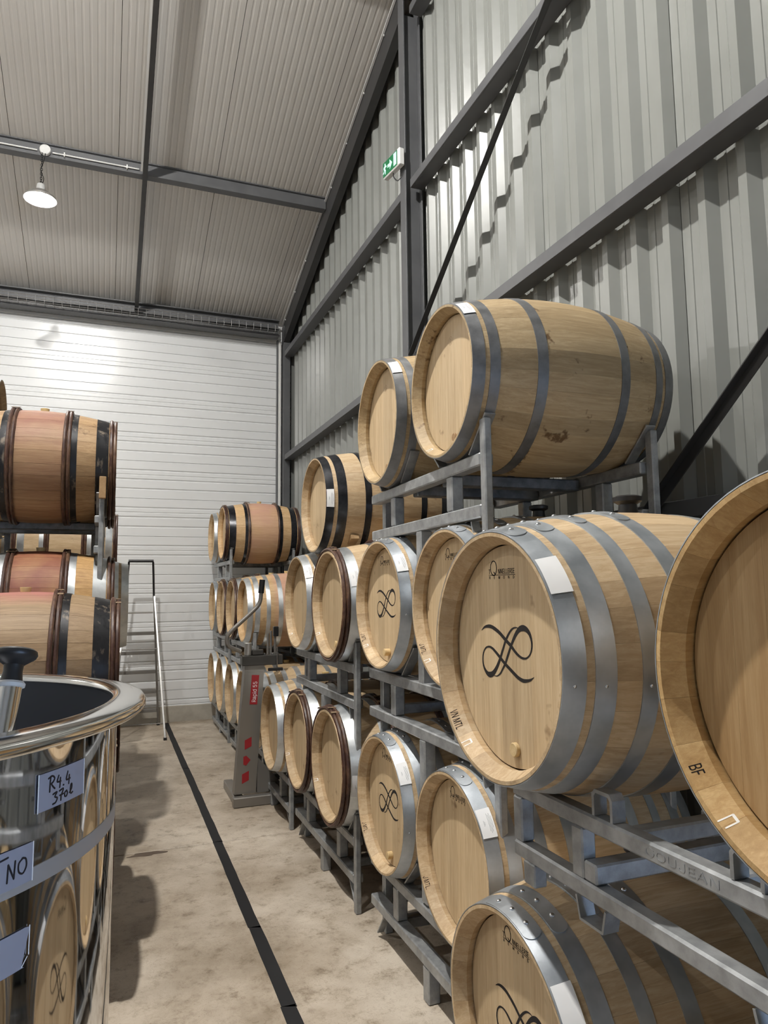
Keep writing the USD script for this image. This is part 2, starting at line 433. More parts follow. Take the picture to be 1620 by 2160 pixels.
def rib_profile():
    pts = []
    for k in range(5):
        s = k * PITCH_R
        pts += [(s + 0.000, 0.0), (s + 0.040, 0.0), (s + 0.043, 0.0035), (s + 0.050, 0.0035), (s + 0.053, 0.0), (s + 0.096, 0.0), (s + 0.135, 0.040), (s + 0.176, 0.040)]
    pts.append((PANEL - 0.004, 0.0))
    return np.array(pts)


def wall_sheet(y0, y1):
    pr = rib_profile()
    pr = pr[::-1] * [-1, 1] + [PANEL - 0.004, 0]        # the steep side of each rib faces the aisle's far end
    ys = np.clip(y0 + pr[:, 0], None, y1)
    n = len(pr)
    rows = []
    for x_off in (0.0, 0.004):
        for top in (False, True):
            z = roof(ys) - 0.03 if top else np.full(n, 0.0)
            z = np.array([ZE + SL * (YF - abs(y)) - 0.03 for y in ys]) if top else np.zeros(n)
            rows.append(np.stack([XW - pr[:, 1] + x_off, ys, z], 1))
    v = np.vstack(rows)
    f = []
    for i in range(n - 1):
        a, b, c, d = i, i + 1, n + i + 1, n + i
        f += [[a, d, c], [a, c, b]]
        a, b, c, d = 2 * n + i, 2 * n + i + 1, 3 * n + i + 1, 3 * n + i
        f += [[a, c, d], [a, b, c]]
        f += [[n + i, 3 * n + i, 3 * n + i + 1], [n + i, 3 * n + i + 1, n + i + 1], [i, i + 1, 2 * n + i + 1], [i, 2 * n + i + 1, 2 * n + i]]
    return trimesh.Trimesh(v, np.array(f), process=False)


y = 2.385 - 11 * PANEL
while y < YF - 0.05:
    obj('wall_panel', wall_sheet(y, YF), 'cladding', wall_r, smooth=False)
    y += PANEL
obj('backing', trimesh.creation.extrude_polygon(Polygon([(-9.8, -0.1), (YF + 0.3, -0.1), (YF + 0.3, roof(YF) - 0.02), (0, roof(0) - 0.02), (-9.8, roof(-9.8) - 0.02)]), 0.04).apply_transform(
    np.array([[0, 0, 1, XW + 0.012], [1, 0, 0, 0], [0, 1, 0, 0], [0, 0, 0, 1.0]])), 'seam_dark', wall_r)

# far wall: concrete plinth and horizontal insulated panels
wall_f = tag(UsdGeom.Xform.Define(stage, '/World/wall_far').GetPrim(), 'white horizontally ribbed panel wall at the end of the aisle', 'wall', kind='structure')
obj('plinth', box(-8.0, 2.36, YF - 0.03, YF + 0.2, -0.1, 0.20, 0.006), 'plinth', wall_f)


def far_sheet(z0, h):
    pts = []

    def groove(z, w, d):
        pts.extend([(z - w, 0), (z - w * 0.35, -d), (z + w * 0.35, -d), (z + w, 0)])
    pts.append((0.0, -0.010))
    pts.append((0.004, 0.0))
    for s in (0.125, 0.25, 0.3125, 0.375):
        if s < h - 0.02:
            groove(s, 0.014 if s != 0.3125 else 0.009, 0.012 if s != 0.3125 else 0.006)
    pts += [(h - 0.004, 0.0), (h, -0.010)]
    n = len(pts)
    v, f = [], []
    for x in (-8.0, 2.36):
        v += [(x, YF - 0.004 - d, z0 + z) for z, d in pts]
        v += [(x, YF + 0.06, z0 + z) for z, d in (pts[0], pts[-1])]
    m = n + 2
    for i in range(n - 1):
        f += [[i, m + i, m + i + 1], [i, m + i + 1, i + 1]]
    f += [[n, n + 1, m + n + 1], [n, m + n + 1, m + n]]
    f += [[0, n, m + n], [0, m + n, m], [n - 1, m + n - 1, m + n + 1], [n - 1, m + n + 1, n + 1]]
    return trimesh.Trimesh(np.array(v), np.array(f), process=False)


z = -0.10
while z < 5.7:
    obj('wall_panel', far_sheet(z, 0.5), 'far_panel', wall_f, smooth=False)
    z += 0.5

# the hall behind the camera and to the left, never in view except as reflections
wl = trimesh.creation.extrude_polygon(Polygon([(-9.8, -0.1), (YF + 0.2, -0.1), (YF + 0.2, roof(YF)), (0, roof(0)), (-9.8, roof(-9.8))]), 0.1)
wl.apply_transform(np.array([[0, 0, 1, -8.1], [1, 0, 0, 0], [0, 1, 0, 0], [0, 0, 0, 1.0]]))
obj('wall_left', wl, 'hall_wall', None, 'grey hall wall on the far left beyond the frame', 'wall', kind='structure')
obj('wall_back', box(-8.1, 2.44, -9.95, -9.81, -0.1, 5.6, 0), 'hall_wall', None, 'grey hall wall behind the camera', 'wall', kind='structure')
# an unseen glowing door behind the camera, placed to light the near rack blue
door = tag(UsdGeom.Xform.Define(stage, '/World/door_1').GetPrim(), 'unseen low glowing door behind the camera, placed to light the near rack blue', 'door', kind='structure')
for i in range(3):
    for j in range(2):
        obj('pane', box(2.325, 2.335, -5.3 + i * 1.0 + 0.04, -5.3 + (i + 1) * 1.0 - 0.04, j * 0.9 + 0.04, j * 0.9 + 0.86, 0), 'day_pane', door)
obj('door_frame', cat([box(2.315, 2.345, -5.34, -2.26, j * 0.9 - (0.03 if j else -0.001), j * 0.9 + 0.03, 0) for j in range(3)] + [box(2.315, 2.345, -5.3 + i - 0.03, -5.3 + i + 0.03, 0.001, 1.83, 0) for i in range(4)]), 'steel_paint', door)

# roof: metre-wide sheets with fine ribs, running down the slope
ceiling = tag(UsdGeom.Xform.Define(stage, '/World/ceiling').GetPrim(), 'beige-white finely ribbed roof lining sloping down to the far wall', 'ceiling', kind='structure')


def roof_sheet(x0, x1, side):
    k = np.arange(0, 16)
    pts = [(x0 + 0.0015, 0.008), (x0 + 0.003, 0.0)]
    n_r = int(round((x1 - x0) / 0.0635))
    st = (x1 - x0) / n_r
    for i in range(n_r):
        a = x0 + i * st
        if i:
            pts += [(a - 0.013, 0.0), (a - 0.005, 0.0022), (a + 0.005, 0.0022), (a + 0.013, 0.0)]
    pts += [(x1 - 0.003, 0.0), (x1 - 0.0015, 0.008)]
    pts = np.array(pts)
    n = len(pts)
    ya, yb = (0.0, YF + 0.15) if side > 0 else (0.0, -9.95)
    v = []
    for yy in (ya, yb):
        v += [(x, yy, ZE + SL * (YF - abs(yy)) + d) for x, d in pts]
        v += [(x, yy, ZE + SL * (YF - abs(yy)) + 0.10) for x in (pts[0, 0], pts[-1, 0])]
    m = n + 2
    f = []
    for i in range(n - 1):
        f += [[i, i + 1, m + i + 1], [i, m + i + 1, m + i]]
    f += [[n, m + n + 1, n + 1], [n, m + n, m + n + 1], [0, m, m + n], [0, m + n, n], [n - 1, n + 1, m + n + 1], [n - 1, m + n + 1, m + n - 1]]
    f = np.array(f)
    if side < 0:
        f = f[:, ::-1]
    return trimesh.Trimesh(np.array(v), f, process=False)


edges = [2.44, 1.98, 0.98] + [-0.035 - 1.015 * i for i in range(8)] + [-8.1]
for a, b in zip(edges[1:], edges[:-1]):
    for side in (1, -1):
        obj('roof_panel', roof_sheet(a, b, side), 'roof_sheet', ceiling, smooth=False)
obj('outer_skin', cat([trimesh.Trimesh([(x, yy, ZE + SL * (YF - abs(yy)) + 0.11 + t) for t in (0, .03) for yy in (0, s * 10.0) for x in (-8.2, 2.6)], [[0, 1, 3], [0, 3, 2], [4, 7, 5], [4, 6, 7], [0, 4, 5], [0, 5, 1], [2, 3, 7], [2, 7, 6], [0, 2, 6], [0, 6, 4], [1, 5, 7], [1, 7, 3]], process=False) for s in (1, -1)]), 'seam_dark', ceiling)


def steel(name, mesh, label, cat_, mat='steel_paint', group=None, smooth=30):
    return obj(name, mesh, mat, None, label, cat_, group, 'structure', smooth)


def along_roof(x0, x1, ya, yb, d0, d1):
    """A member under the roof sheet from y = ya to yb, between depths d0 and d1 below the sheet."""
    v = [(x, yy, ZE + SL * (YF - abs(yy)) - d) for d in (d1, d0) for yy in (ya, yb) for x in (x0, x1)]
    m = trimesh.Trimesh(v, [[0, 3, 1], [0, 2, 3], [4, 5, 7], [4, 7, 6], [0, 1, 5], [0, 5, 4], [2, 7, 3], [2, 6, 7], [0, 4, 6], [0, 6, 2], [1, 3, 7], [1, 7, 5]], process=False)
    return m


# rafters beside the right wall, in two lengths either side of the gable post
raf = thing('rafter', 'dark grey steel rafter following the roof slope along the right wall', 'rafter', kind='structure')
obj('web', along_roof(2.262, 2.270, 5.24, 9.70, 0.03, 0.32), 'steel_paint_dark', raf, smooth=False)
obj('flange', along_roof(2.225, 2.305, 5.24, 9.70, 0.02, 0.034), 'steel_paint_dark', raf, smooth=False)
obj('flange', along_roof(2.225, 2.305, 5.24, 9.70, 0.31, 0.325), 'steel_paint_dark', raf, smooth=False)
obj('lining', along_roof(2.228, 2.234, 5.24, 9.70, 0.035, 0.30), 'steel_paint_dark', raf, smooth=False)
obj('conduit', along_roof(2.205, 2.2235, 5.24, 9.66, 0.045, 0.066), 'pvc_grey', raf, smooth=False)
for i in range(8):
    yy = 5.6 + i * 0.56
    obj('clip', box(2.213, 2.2275, yy, yy + 0.015, roof(yy) - 0.083, roof(yy) - 0.066, 0.002), 'pvc_grey', raf)
raf2 = thing('rafter', 'dark grey steel rafter above the frame on the near side of the gable post', 'rafter', kind='structure')
obj('web', along_roof(2.225, 2.305, 0.0, 5.08, 0.02, 0.325), 'steel_paint_dark', raf2, smooth=False)

# purlins across the hall and the tie under them
LABP = {7.5: 'dark grey purlin crossing the roof above the hanging lamp', 4.9: 'dark grey purlin above the frame over the near barrels', 2.65: 'dark grey purlin carrying the second hanging lamp', -3.15: 'dark grey purlin behind the camera'}
for yy, lab in LABP.items():
    pu = thing('purlin', lab, 'purlin', kind='structure')
    zt = roof(yy) - 0.004
    for a, b in ((-8.0, 2.22),):
        obj('web', box(a, b, yy, yy + 0.008, zt - 0.135, zt - 0.03, 0), 'steel_paint', pu)
        obj('flange', box(a, b, yy, yy + 0.10, zt - 0.145, zt - 0.133, 0.002), 'steel_paint', pu)
        obj('flange', along_roof(a, b, yy, yy + 0.10, 0.004, 0.014) if yy > 0 else box(a, b, yy, yy + 0.1, zt - 0.04, zt - 0.03, 0), 'steel_paint', pu, smooth=False)
tie = thing('roof_tie', 'slim dark grey tie running down the roof slope under the purlin', 'tie', kind='structure')
obj('tie_bar', along_roof(0.207, 0.255, 0.3, 9.55, 0.150, 0.205), 'steel_paint_dark', tie, smooth=False)
obj('conduit', along_roof(0.184, 0.204, 0.5, 7.44, 0.152, 0.170), 'pvc_white', tie, smooth=False)

# eave beam on the far wall
eb = thing('eave_beam', 'dark grey eave beam along the top of the white far wall', 'beam', kind='structure')
obj('web', box(-8.0, 2.14, 9.60, 9.615, 5.25, 5.47, 0.002), 'steel_paint', eb)
obj('flange', box(-8.0, 2.14, 9.53, 9.69, 5.235, 5.25, 0.002), 'steel_paint', eb)
obj('flange', box(-8.0, 2.14, 9.53, 9.69, 5.455, 5.47, 0.002), 'steel_paint', eb)

# columns
col = thing('corner_post', 'grey steel corner post between the white far wall and the right wall', 'column', kind='structure')
obj('post', box(2.225, 2.322, 9.64, 9.75, 0.0, 5.45, 0.004), 'steel_paint', col)
obj('edge_trim', box(2.165, 2.205, 9.70, 9.765, 0.2, 5.22, 0.004), 'pvc_white', col, 'white edge trim')
obj('edge_channel', box(2.145, 2.163, 9.70, 9.765, 0.2, 5.24, 0.003), 'steel_paint', col)
gp = thing('gable_post', 'tall grey steel gable post against the right wall, carrying the exit sign', 'column', kind='structure')
obj('front_flange', box(2.20, 2.212, 5.11, 5.22, 0.0, 6.98, 0.002), 'steel_paint', gp)
obj('web', box(2.2125, 2.3475, 5.158, 5.168, 0.0, 6.60, 0.001), 'steel_paint', gp)
obj('rear_flange', box(2.348, 2.358, 5.11, 5.22, 0.0, 6.95, 0.002), 'steel_paint', gp)

# wall girts and bracing
GL = {5.02: 'upper grey wall rail', 3.525: 'middle grey wall rail', 2.0: 'lowest grey wall rail', 6.56: 'topmost grey wall rail'}
for zc, base in GL.items():
    for a, b, side in ((-9.5, 5.09, 'near'), (5.23, 9.62, 'far')):
        bt = min(b, YF - (zc + 0.45 - ZE) / SL) if zc > 5.2 else b
        if zc > 6.4 and side == 'far':
            continue
        g = thing('wall_girt', f'{base} crossing the ribbed wall on the {side} side of the gable post', 'wall rail', kind='structure')
        obj('face', box(2.235, 2.247, a, bt, zc - 0.037, zc + 0.037, 0.002), 'steel_paint', g)
        obj('lower_flange', box(2.247, 2.352, a, bt, zc - 0.037, zc - 0.025, 0.001), 'steel_paint', g)
        obj('upper_flange', box(2.247, 2.352, a, bt, zc + 0.025, zc + 0.037, 0.001), 'steel_paint', g)
br = thing('bracing_bar', 'upper diagonal bracing bar in front of the ribbed wall', 'brace', kind='structure')
obj('bar', bar((2.212, 5.05, 3.56), (2.212, 0.6, 6.68), 0.008, 0.048, 0.001), 'steel_paint_dark', br)
obj('lip', bar((2.192, 5.05, 3.536), (2.192, 0.6, 6.656), 0.034, 0.006, 0.001), 'steel_paint_dark', br)
br = thing('bracing_bar', 'lower diagonal bracing bar rising to the right behind the top barrel', 'brace', kind='structure')
obj('bar', bar((2.212, 4.70, 0.10), (2.212, -0.7, 4.69), 0.008, 0.048, 0.001), 'steel_paint_dark', br)
obj('lip', bar((2.192, 4.70, 0.124), (2.192, -0.7, 4.714), 0.034, 0.006, 0.001), 'steel_paint_dark', br)

# ------------------------------------------------------------------ barrels
BL, RH, RB = 0.88, 0.300, 0.360        # length, head radius, belly radius


def RAD(x):
    return RB - (RB - RH) * (2 * np.asarray(x, float) / BL - 1) ** 2


def polar(x, r, a, zc=RB):
    """Barrel frame: head plane at x = 0, belly's lowest point at z = 0; a from the top towards -y."""
    return np.stack([np.broadcast_to(x, np.shape(a)) if np.ndim(x) == 0 else x, -r * np.sin(a), zc + r * np.cos(a)], -1)


def stave(a0, a1, gap=0.0005):
    xs = np.concatenate([[0.0], np.linspace(0.012, BL - 0.012, 15), [BL]])
    outer = [(x, RAD(x)) for x in xs]
    inner = [(BL - 0.0, RH - 0.010), (BL - 0.036, RH - 0.030), (BL - 0.075, RH - 0.024), (BL - 0.2, float(RAD(0.2)) - 0.026), (BL / 2, RB - 0.027),
             (0.2, float(RAD(0.2)) - 0.026), (0.075, RH - 0.024), (0.036, RH - 0.030), (0.0, RH - 0.010)]
    pr = np.array(outer + inner)
    m = len(pr)
    th = np.linspace(a0 + gap, a1 - gap, 4)
    v = np.vstack([polar(pr[:, 0], pr[:, 1], np.full(m, t)) for t in th])
    f = []
    for i in range(3):
        for k in range(m):
            k2 = (k + 1) % m
            f += [[i * m + k, i * m + k2, (i + 1) * m + k2], [i * m + k, (i + 1) * m + k2, (i + 1) * m + k]]
    no = len(outer)
    for i, flip in ((0, 1), (3, 0)):      # side faces, as a strip between outer and inner lines
        o = i * m
        inn = list(range(no, m))[::-1]
        a, b = 0, 0
        while a < no - 1 or b < len(inn) - 1:
            if b == len(inn) - 1 or (a < no - 1 and pr[a + 1, 0] <= pr[inn[b + 1], 0]):
                t = [o + a, o + a + 1, o + inn[b]]
                a += 1
            else:
                t = [o + a, o + inn[b + 1], o + inn[b]]
                b += 1
            f.append(t[::-1] if flip else t)
    return trimesh.Trimesh(v, np.array(f), process=False)


def head_boards(x, sgn, edges):
    out = []
    circle = Point(0, 0).buffer(RH - 0.031, quad_segs=24)
    for a, b in zip(edges[:-1], edges[1:]):
        from shapely.geometry import box as sbox
        g = circle.intersection(sbox(a + 0.00012, -1, b - 0.00012, 1))
        me = trimesh.creation.extrude_polygon(g, 0.020, engine='earcut')
        w = me.vertices
        me.vertices = np.stack([x + sgn * w[:, 2], -w[:, 0], RB + w[:, 1]], 1)
        if sgn < 0:
            me.invert()
        me.fix_normals()
        out.append(me)
    return out


def hoop_ring(x0, x1, t=0.0022, n=72):
    return lathe([(float(RAD(x0)) + t, x0), (float(RAD((x0 + x1) / 2)) + t, (x0 + x1) / 2), (float(RAD(x1)) + t, x1), (float(RAD(x1)) - 0.001, x1), (float(RAD(x0)) - 0.001, x0)], n, 'x').apply_translation([0, 0, RB])


def cane(x, rt, seed):
    r2 = np.random.default_rng(seed)
    n = 84
    th = np.linspace(0, 2 * np.pi, n, endpoint=False)
    rr = float(RAD(np.clip(x, 0, BL))) + rt * 0.86 + 0.0012 * np.sin(3 * th + seed) + r2.normal(0, 0.0006, n)
    p = polar(x + 0.0016 * np.sin(2 * th + seed * 1.7), rr, th)
    return tube(p, rt * (1 + r2.normal(0, 0.06, n)), 7, closed=True)


def hoop_lap(x0, x1, a0, a1, t=0.0046):
    """The riveted lap of a hoop: a tongue with rounded ends lying on the band."""
    w, na = (x1 - x0), 33
    v, f = [], []
    for i, a in enumerate((a0 + a1) / 2 - (a1 - a0) / 2 * np.cos(np.linspace(0, np.pi, na))):
        s = (a1 - a) * RH
        e = min(1.0, math.sqrt(max(0.0, 1 - (1 - min(1, s / (w * 0.45))) ** 2)) + 0.02)
        s2 = (a - a0) * RH
        e = min(e, math.sqrt(max(0.0, 1 - (1 - min(1, s2 / (w * 0.45))) ** 2)) + 0.02)
        c = (x0 + x1) / 2
        for xx in (c - e * (w / 2 - 0.0015), c + e * (w / 2 - 0.0015)):
            for tt in (t, 0.001):
                v.append(polar(np.array([xx]), np.array([float(RAD(xx)) + tt]), np.array([a]))[0])
    for i in range(na - 1):
        o, p = i * 4, (i + 1) * 4
        for a, b in ((0, 2), (2, 3), (3, 1), (1, 0)):
            f += [[o + a, o + b, p + b], [o + a, p + b, p + a]]
    f += [[0, 1, 3], [0, 3, 2]]
    o = (na - 1) * 4
    f += [[o, o + 3, o + 1], [o, o + 2, o + 3]]
    me = trimesh.Trimesh(np.array(v), np.array(f), process=False)
    me.fix_normals()
    return me


def rivet(x, a, r=0.0070, h=0.0048, lift=0.0044):
    me = trimesh.creation.icosphere(1, 1.0)
    me.vertices *= [r, r, h]
    rr = float(RAD(np.clip(x, 0, BL))) + lift
    me.apply_transform(trimesh.geometry.align_vectors([0, 0, 1], [0, -math.sin(a), math.cos(a)]))
    me.apply_translation([x, -rr * math.sin(a), RB + rr * math.cos(a)])
    return me


def hoop_patch(x0, x1, a0, a1, lift, t=0.0006, nx=3, na=8):
    """A thin sheet wrapped on the barrel between x0..x1 and angles a0..a1."""
    X, A = np.meshgrid(np.linspace(x0, x1, nx), np.linspace(a0, a1, na), indexing='ij')
    top = polar(X.ravel(), RAD(np.clip(X.ravel(), 0, BL)) + lift + t, A.ravel())
    bot = polar(X.ravel(), RAD(np.clip(X.ravel(), 0, BL)) + lift, A.ravel())
    v = np.vstack([top, bot])
    k = nx * na
    f = []
    g = lambda i, j: i * na + j
    for i in range(nx - 1):
        for j in range(na - 1):
            a, b, c, d = g(i, j), g(i + 1, j), g(i + 1, j + 1), g(i, j + 1)
            f += [[a, b, c], [a, c, d], [k + a, k + c, k + b], [k + a, k + d, k + c]]
    for j in range(na - 1):
        for i, fl in ((0, 0), (nx - 1, 1)):
            a, b = g(i, j), g(i, j + 1)
            q = [[a, b, k + b], [a, k + b, k + a]]
            f += [x[::-1] for x in q] if fl else q
    for i in range(nx - 1):
        for j, fl in ((0, 1), (na - 1, 0)):
            a, b = g(i, j), g(i + 1, j)
            q = [[a, b, k + b], [a, k + b, k + a]]
            f += [x[::-1] for x in q] if fl else q
    me = trimesh.Trimesh(v, np.array(f), process=False)
    me.fix_normals()
    return me


EM1 = [(-.1346, .0522, .0003), (-.1186, .0607, .0013), (-.101, .0639, .002), (-.0818, .0631, .0023), (-.0612, .0573, .0024), (-.0392, .0482, .0023), (-.014, .0339, .0022), (.0105, .021, .0022), (.0287, .0085, .0019), (.0468, -.0008, .0016), (.0647, -.0049, .0013), (.0809, -.0028, .001), (.0956, .007, .001), (.1035, .0218, .0013), (.1036, .0388, .0017), (.095, .0554, .0025), (.0797, .0651, .0032), (.0636, .0665, .0035), (.0486, .0612, .0029), (.0349, .0502, .0025), (.0207, .0336, .0021), (.0083, .0169, .0018), (-.0066, -.0062, .0018), (-.0173, -.0232, .0017), (-.0321, -.0397, .0014), (-.0449, -.0521, .0011), (-.0595, -.0593, .0007), (-.074, -.0603, .0003)]
EM2 = [(.108, -.0449, .0002), (.0955, -.0515, .0012), (.0759, -.0565, .0019), (.058, -.0571, .0022), (.04, -.0529, .0022), (.0218, -.0451, .0022), (.0014, -.0354, .0021), (-.0194, -.0254, .0021), (-.0406, -.0131, .0021), (-.0624, -.0006, .0019), (-.0806, .0084, .0016), (-.0975, .0114, .0012), (-.115, .007, .0011), (-.1277, -.0057, .0011), (-.1325, -.0241, .0013), (-.1275, -.0428, .0017), (-.1119, -.0571, .0026), (-.095, -.0597, .0035), (-.0778, -.0535, .0031), (-.0603, -.0374, .0025), (-.0449, -.0176, .0021), (-.0295, .0071, .0018), (-.0142, .0314, .0017), (.0005, .0483, .0015), (.0166, .0611, .0012), (.0321, .0663, .0008), (.047, .066, .0002)]
HX = 0.055      # depth of the head below the rim


def on_head(me):
    """From a drawing in the xy plane (x to the viewer's right, y up) to the face of the front head."""
    w = me.vertices
    me.vertices = np.stack([HX - 0.0002 - w[:, 2], -w[:, 0], RB + w[:, 1]], 1)
    return me


def emblem_mesh():
    polys = []
    for s in (EM1, EM2):
        c = catmull(np.array(s), 6)
        for a, b in zip(c[:-1], c[1:]):
            polys.append(unary_union([Point(a[:2]).buffer(max(a[2] * 2.1, .0006), quad_segs=3), Point(b[:2]).buffer(max(b[2] * 2.1, .0006), quad_segs=3)]).convex_hull)
    return on_head(flat(unary_union(polys).simplify(0.0002), 0.0004))


def brand_mesh():
    parts = []
    t = meshkit.text_mesh('NNELLERIE', 0.0125, 0.0004)
    t.apply_scale([0.078 / (t.bounds[1][0] - t.bounds[0][0]), 1, 1])
    t.apply_translation([-0.042, 0.1985, 0])
    parts.append(t)
    t = meshkit.text_mesh('T', 0.0125, 0.0004)
    t.apply_translation([-0.090, 0.1985, 0])
    parts.append(t)
    o = unary_union([LineString([(-0.0635 + 0.0155 * math.cos(a), 0.2135 + 0.0185 * math.sin(a)) for a in np.linspace(0, 2 * np.pi, 33)]).buffer(0.0013)])
    parts.append(flat(o, 0.0004))
    leaf = Polygon([(-0.0645, 0.2045), (-0.060, 0.199), (-0.052, 0.1955), (-0.056, 0.1995), (-0.060, 0.2035)])
    parts.append(flat(leaf, 0.0004))
    parts.append(flat(LineString([(-0.0877, 0.1955), (0.0396, 0.1955)]).buffer(0.0006), 0.0004))
    for k, ch in enumerate('REMOND'):
        t = meshkit.text_mesh(ch, 0.0072, 0.0004)
        t.apply_translation([-0.0865 + k * 0.0232, 0.1858, 0])
        parts.append(t)
    m = trimesh.util.concatenate(parts)
    return on_head(m)


def rim_marks(text, a0, h, mat_line=None):
    """Lettering stamped on the sloping rim, running from the far side down towards the bottom."""
    t = meshkit.text_mesh(text, h, 0.0004)
    w = t.vertices
    ang = a0 - w[:, 0] / 0.285
    r = RH - 0.0235 + w[:, 1] * 0.92
    slope = (r - (RH - 0.010)) / (-0.020)
    x = slope * 0.036 - 0.0004 - w[:, 2]
    r2 = RH - 0.0235 + w[:, 1] * 0.92
    rr = RH - 0.010 - (RH - 0.010 - (r2)) * 1.0
    # glyph tops point to the middle of the head
    rr = RH - 0.0125 - w[:, 1] * 0.9
    x = (RH - 0.010 - rr) / 0.020 * 0.036 - 0.0006 - w[:, 2]
    t.vertices = polar(x, rr, ang)
    return t


def chalk_mark(a0):
    L = [[(0, 0), (0, 0.013)], [(0, 0.013), (0.013, 0.013)], [(0.013, 0.013), (0.013, 0.002)]]
    t = flat(strokes(L, 0.0024), 0.0004)
    w = t.vertices
    rr = RH - 0.0115 - w[:, 1] * 0.9
    x = (RH - 0.010 - rr) / 0.020 * 0.036 - 0.0007 - w[:, 2]
    t.vertices = polar(x, rr, a0 - w[:, 0] / 0.285)
    return t


H4 = [(0.0, 0.050), (0.069, 0.115), (0.173, 0.211), (0.284, 0.328)]
H3 = [(0.0, 0.046), (0.063, 0.100), (0.240, 0.281)]
H3B = [(0.0, 0.047), (0.070, 0.125), (0.236, 0.275)]
KINDS = {
    'zinc': dict(stave='oak_stave', head='oak_head', hoops=[(a, b, 'zinc') for a, b in H4], canes=[], laps=True),
    'bright': dict(stave='oak_stave', head='oak_head', hoops=[(a, b, 'zinc_bright') for a, b in H4], canes=[], laps=False),
    'amber': dict(stave='oak_stave_amber', head='oak_head_amber', hoops=[(a, b, 'zinc') for a, b in H4], canes=[], laps=False),
    'grey': dict(stave='oak_stave_dull', head='oak_head', hoops=[(a, b, 'grey_hoop') for a, b in H3], canes=[], laps=False),
    'black': dict(stave='oak_stave', head='oak_head', hoops=[(a, b, 'black_hoop') for a, b in H3B], canes=[], laps=False),
    'cane_zinc': dict(stave='oak_stave', head='oak_head', hoops=[(0.046, 0.105, 'zinc_bright'), (0.225, 0.262, 'zinc_bright')], canes=[0.010, 0.031, 0.275, 0.296], laps=False),
    'cane_black_old': dict(stave='oak_stave_old', head='oak_head', hoops=[(0.048, 0.120, 'black_hoop_worn'), (0.228, 0.262, 'black_hoop_worn')], canes=[0.010, 0.032, 0.275, 0.298], laps=False),
    'cane_black_tan': dict(stave='oak_stave_tan', head='oak_head', hoops=[(0.048, 0.120, 'black_hoop_worn'), (0.228, 0.262, 'black_hoop_worn')], canes=[0.010, 0.032, 0.275, 0.298], laps=False),
    'cane_zinc_red': dict(stave='oak_stave_red', head='oak_head', hoops=[(0.048, 0.125, 'zinc_bright'), (0.222, 0.262, 'zinc_bright')], canes=[0.010, 0.032, 0.275, 0.298], laps=False),
    'cane_black_pink': dict(stave='oak_stave_pink', head='oak_head', hoops=[(0.048, 0.120, 'black_hoop'), (0.222, 0.256, 'black_hoop')], canes=[0.010, 0.030, 0.270], laps=False),
    'zinc_pink': dict(stave='oak_stave_pink', head='oak_head', hoops=[(a, b, 'zinc_bright') for a, b in H4], canes=[], laps=False),
}
CACHE = {}
FIRST = {}


def cached(key, fn):
    if key not in CACHE:
        CACHE[key] = meshkit.arrays(fn(), 30)
    return CACHE[key]


r0 = np.random.default_rng(3)
wd = r0.uniform(0.75, 1.25, 27)
SEDGE = np.concatenate([[0], np.cumsum(wd)]) / wd.sum() * 2 * np.pi + 0.11
bw = r0.uniform(0.8, 1.2, 7)
BEDGE = (np.concatenate([[0], np.cumsum(bw)]) / bw.sum() - 0.5) * 2 * (RH - 0.030)


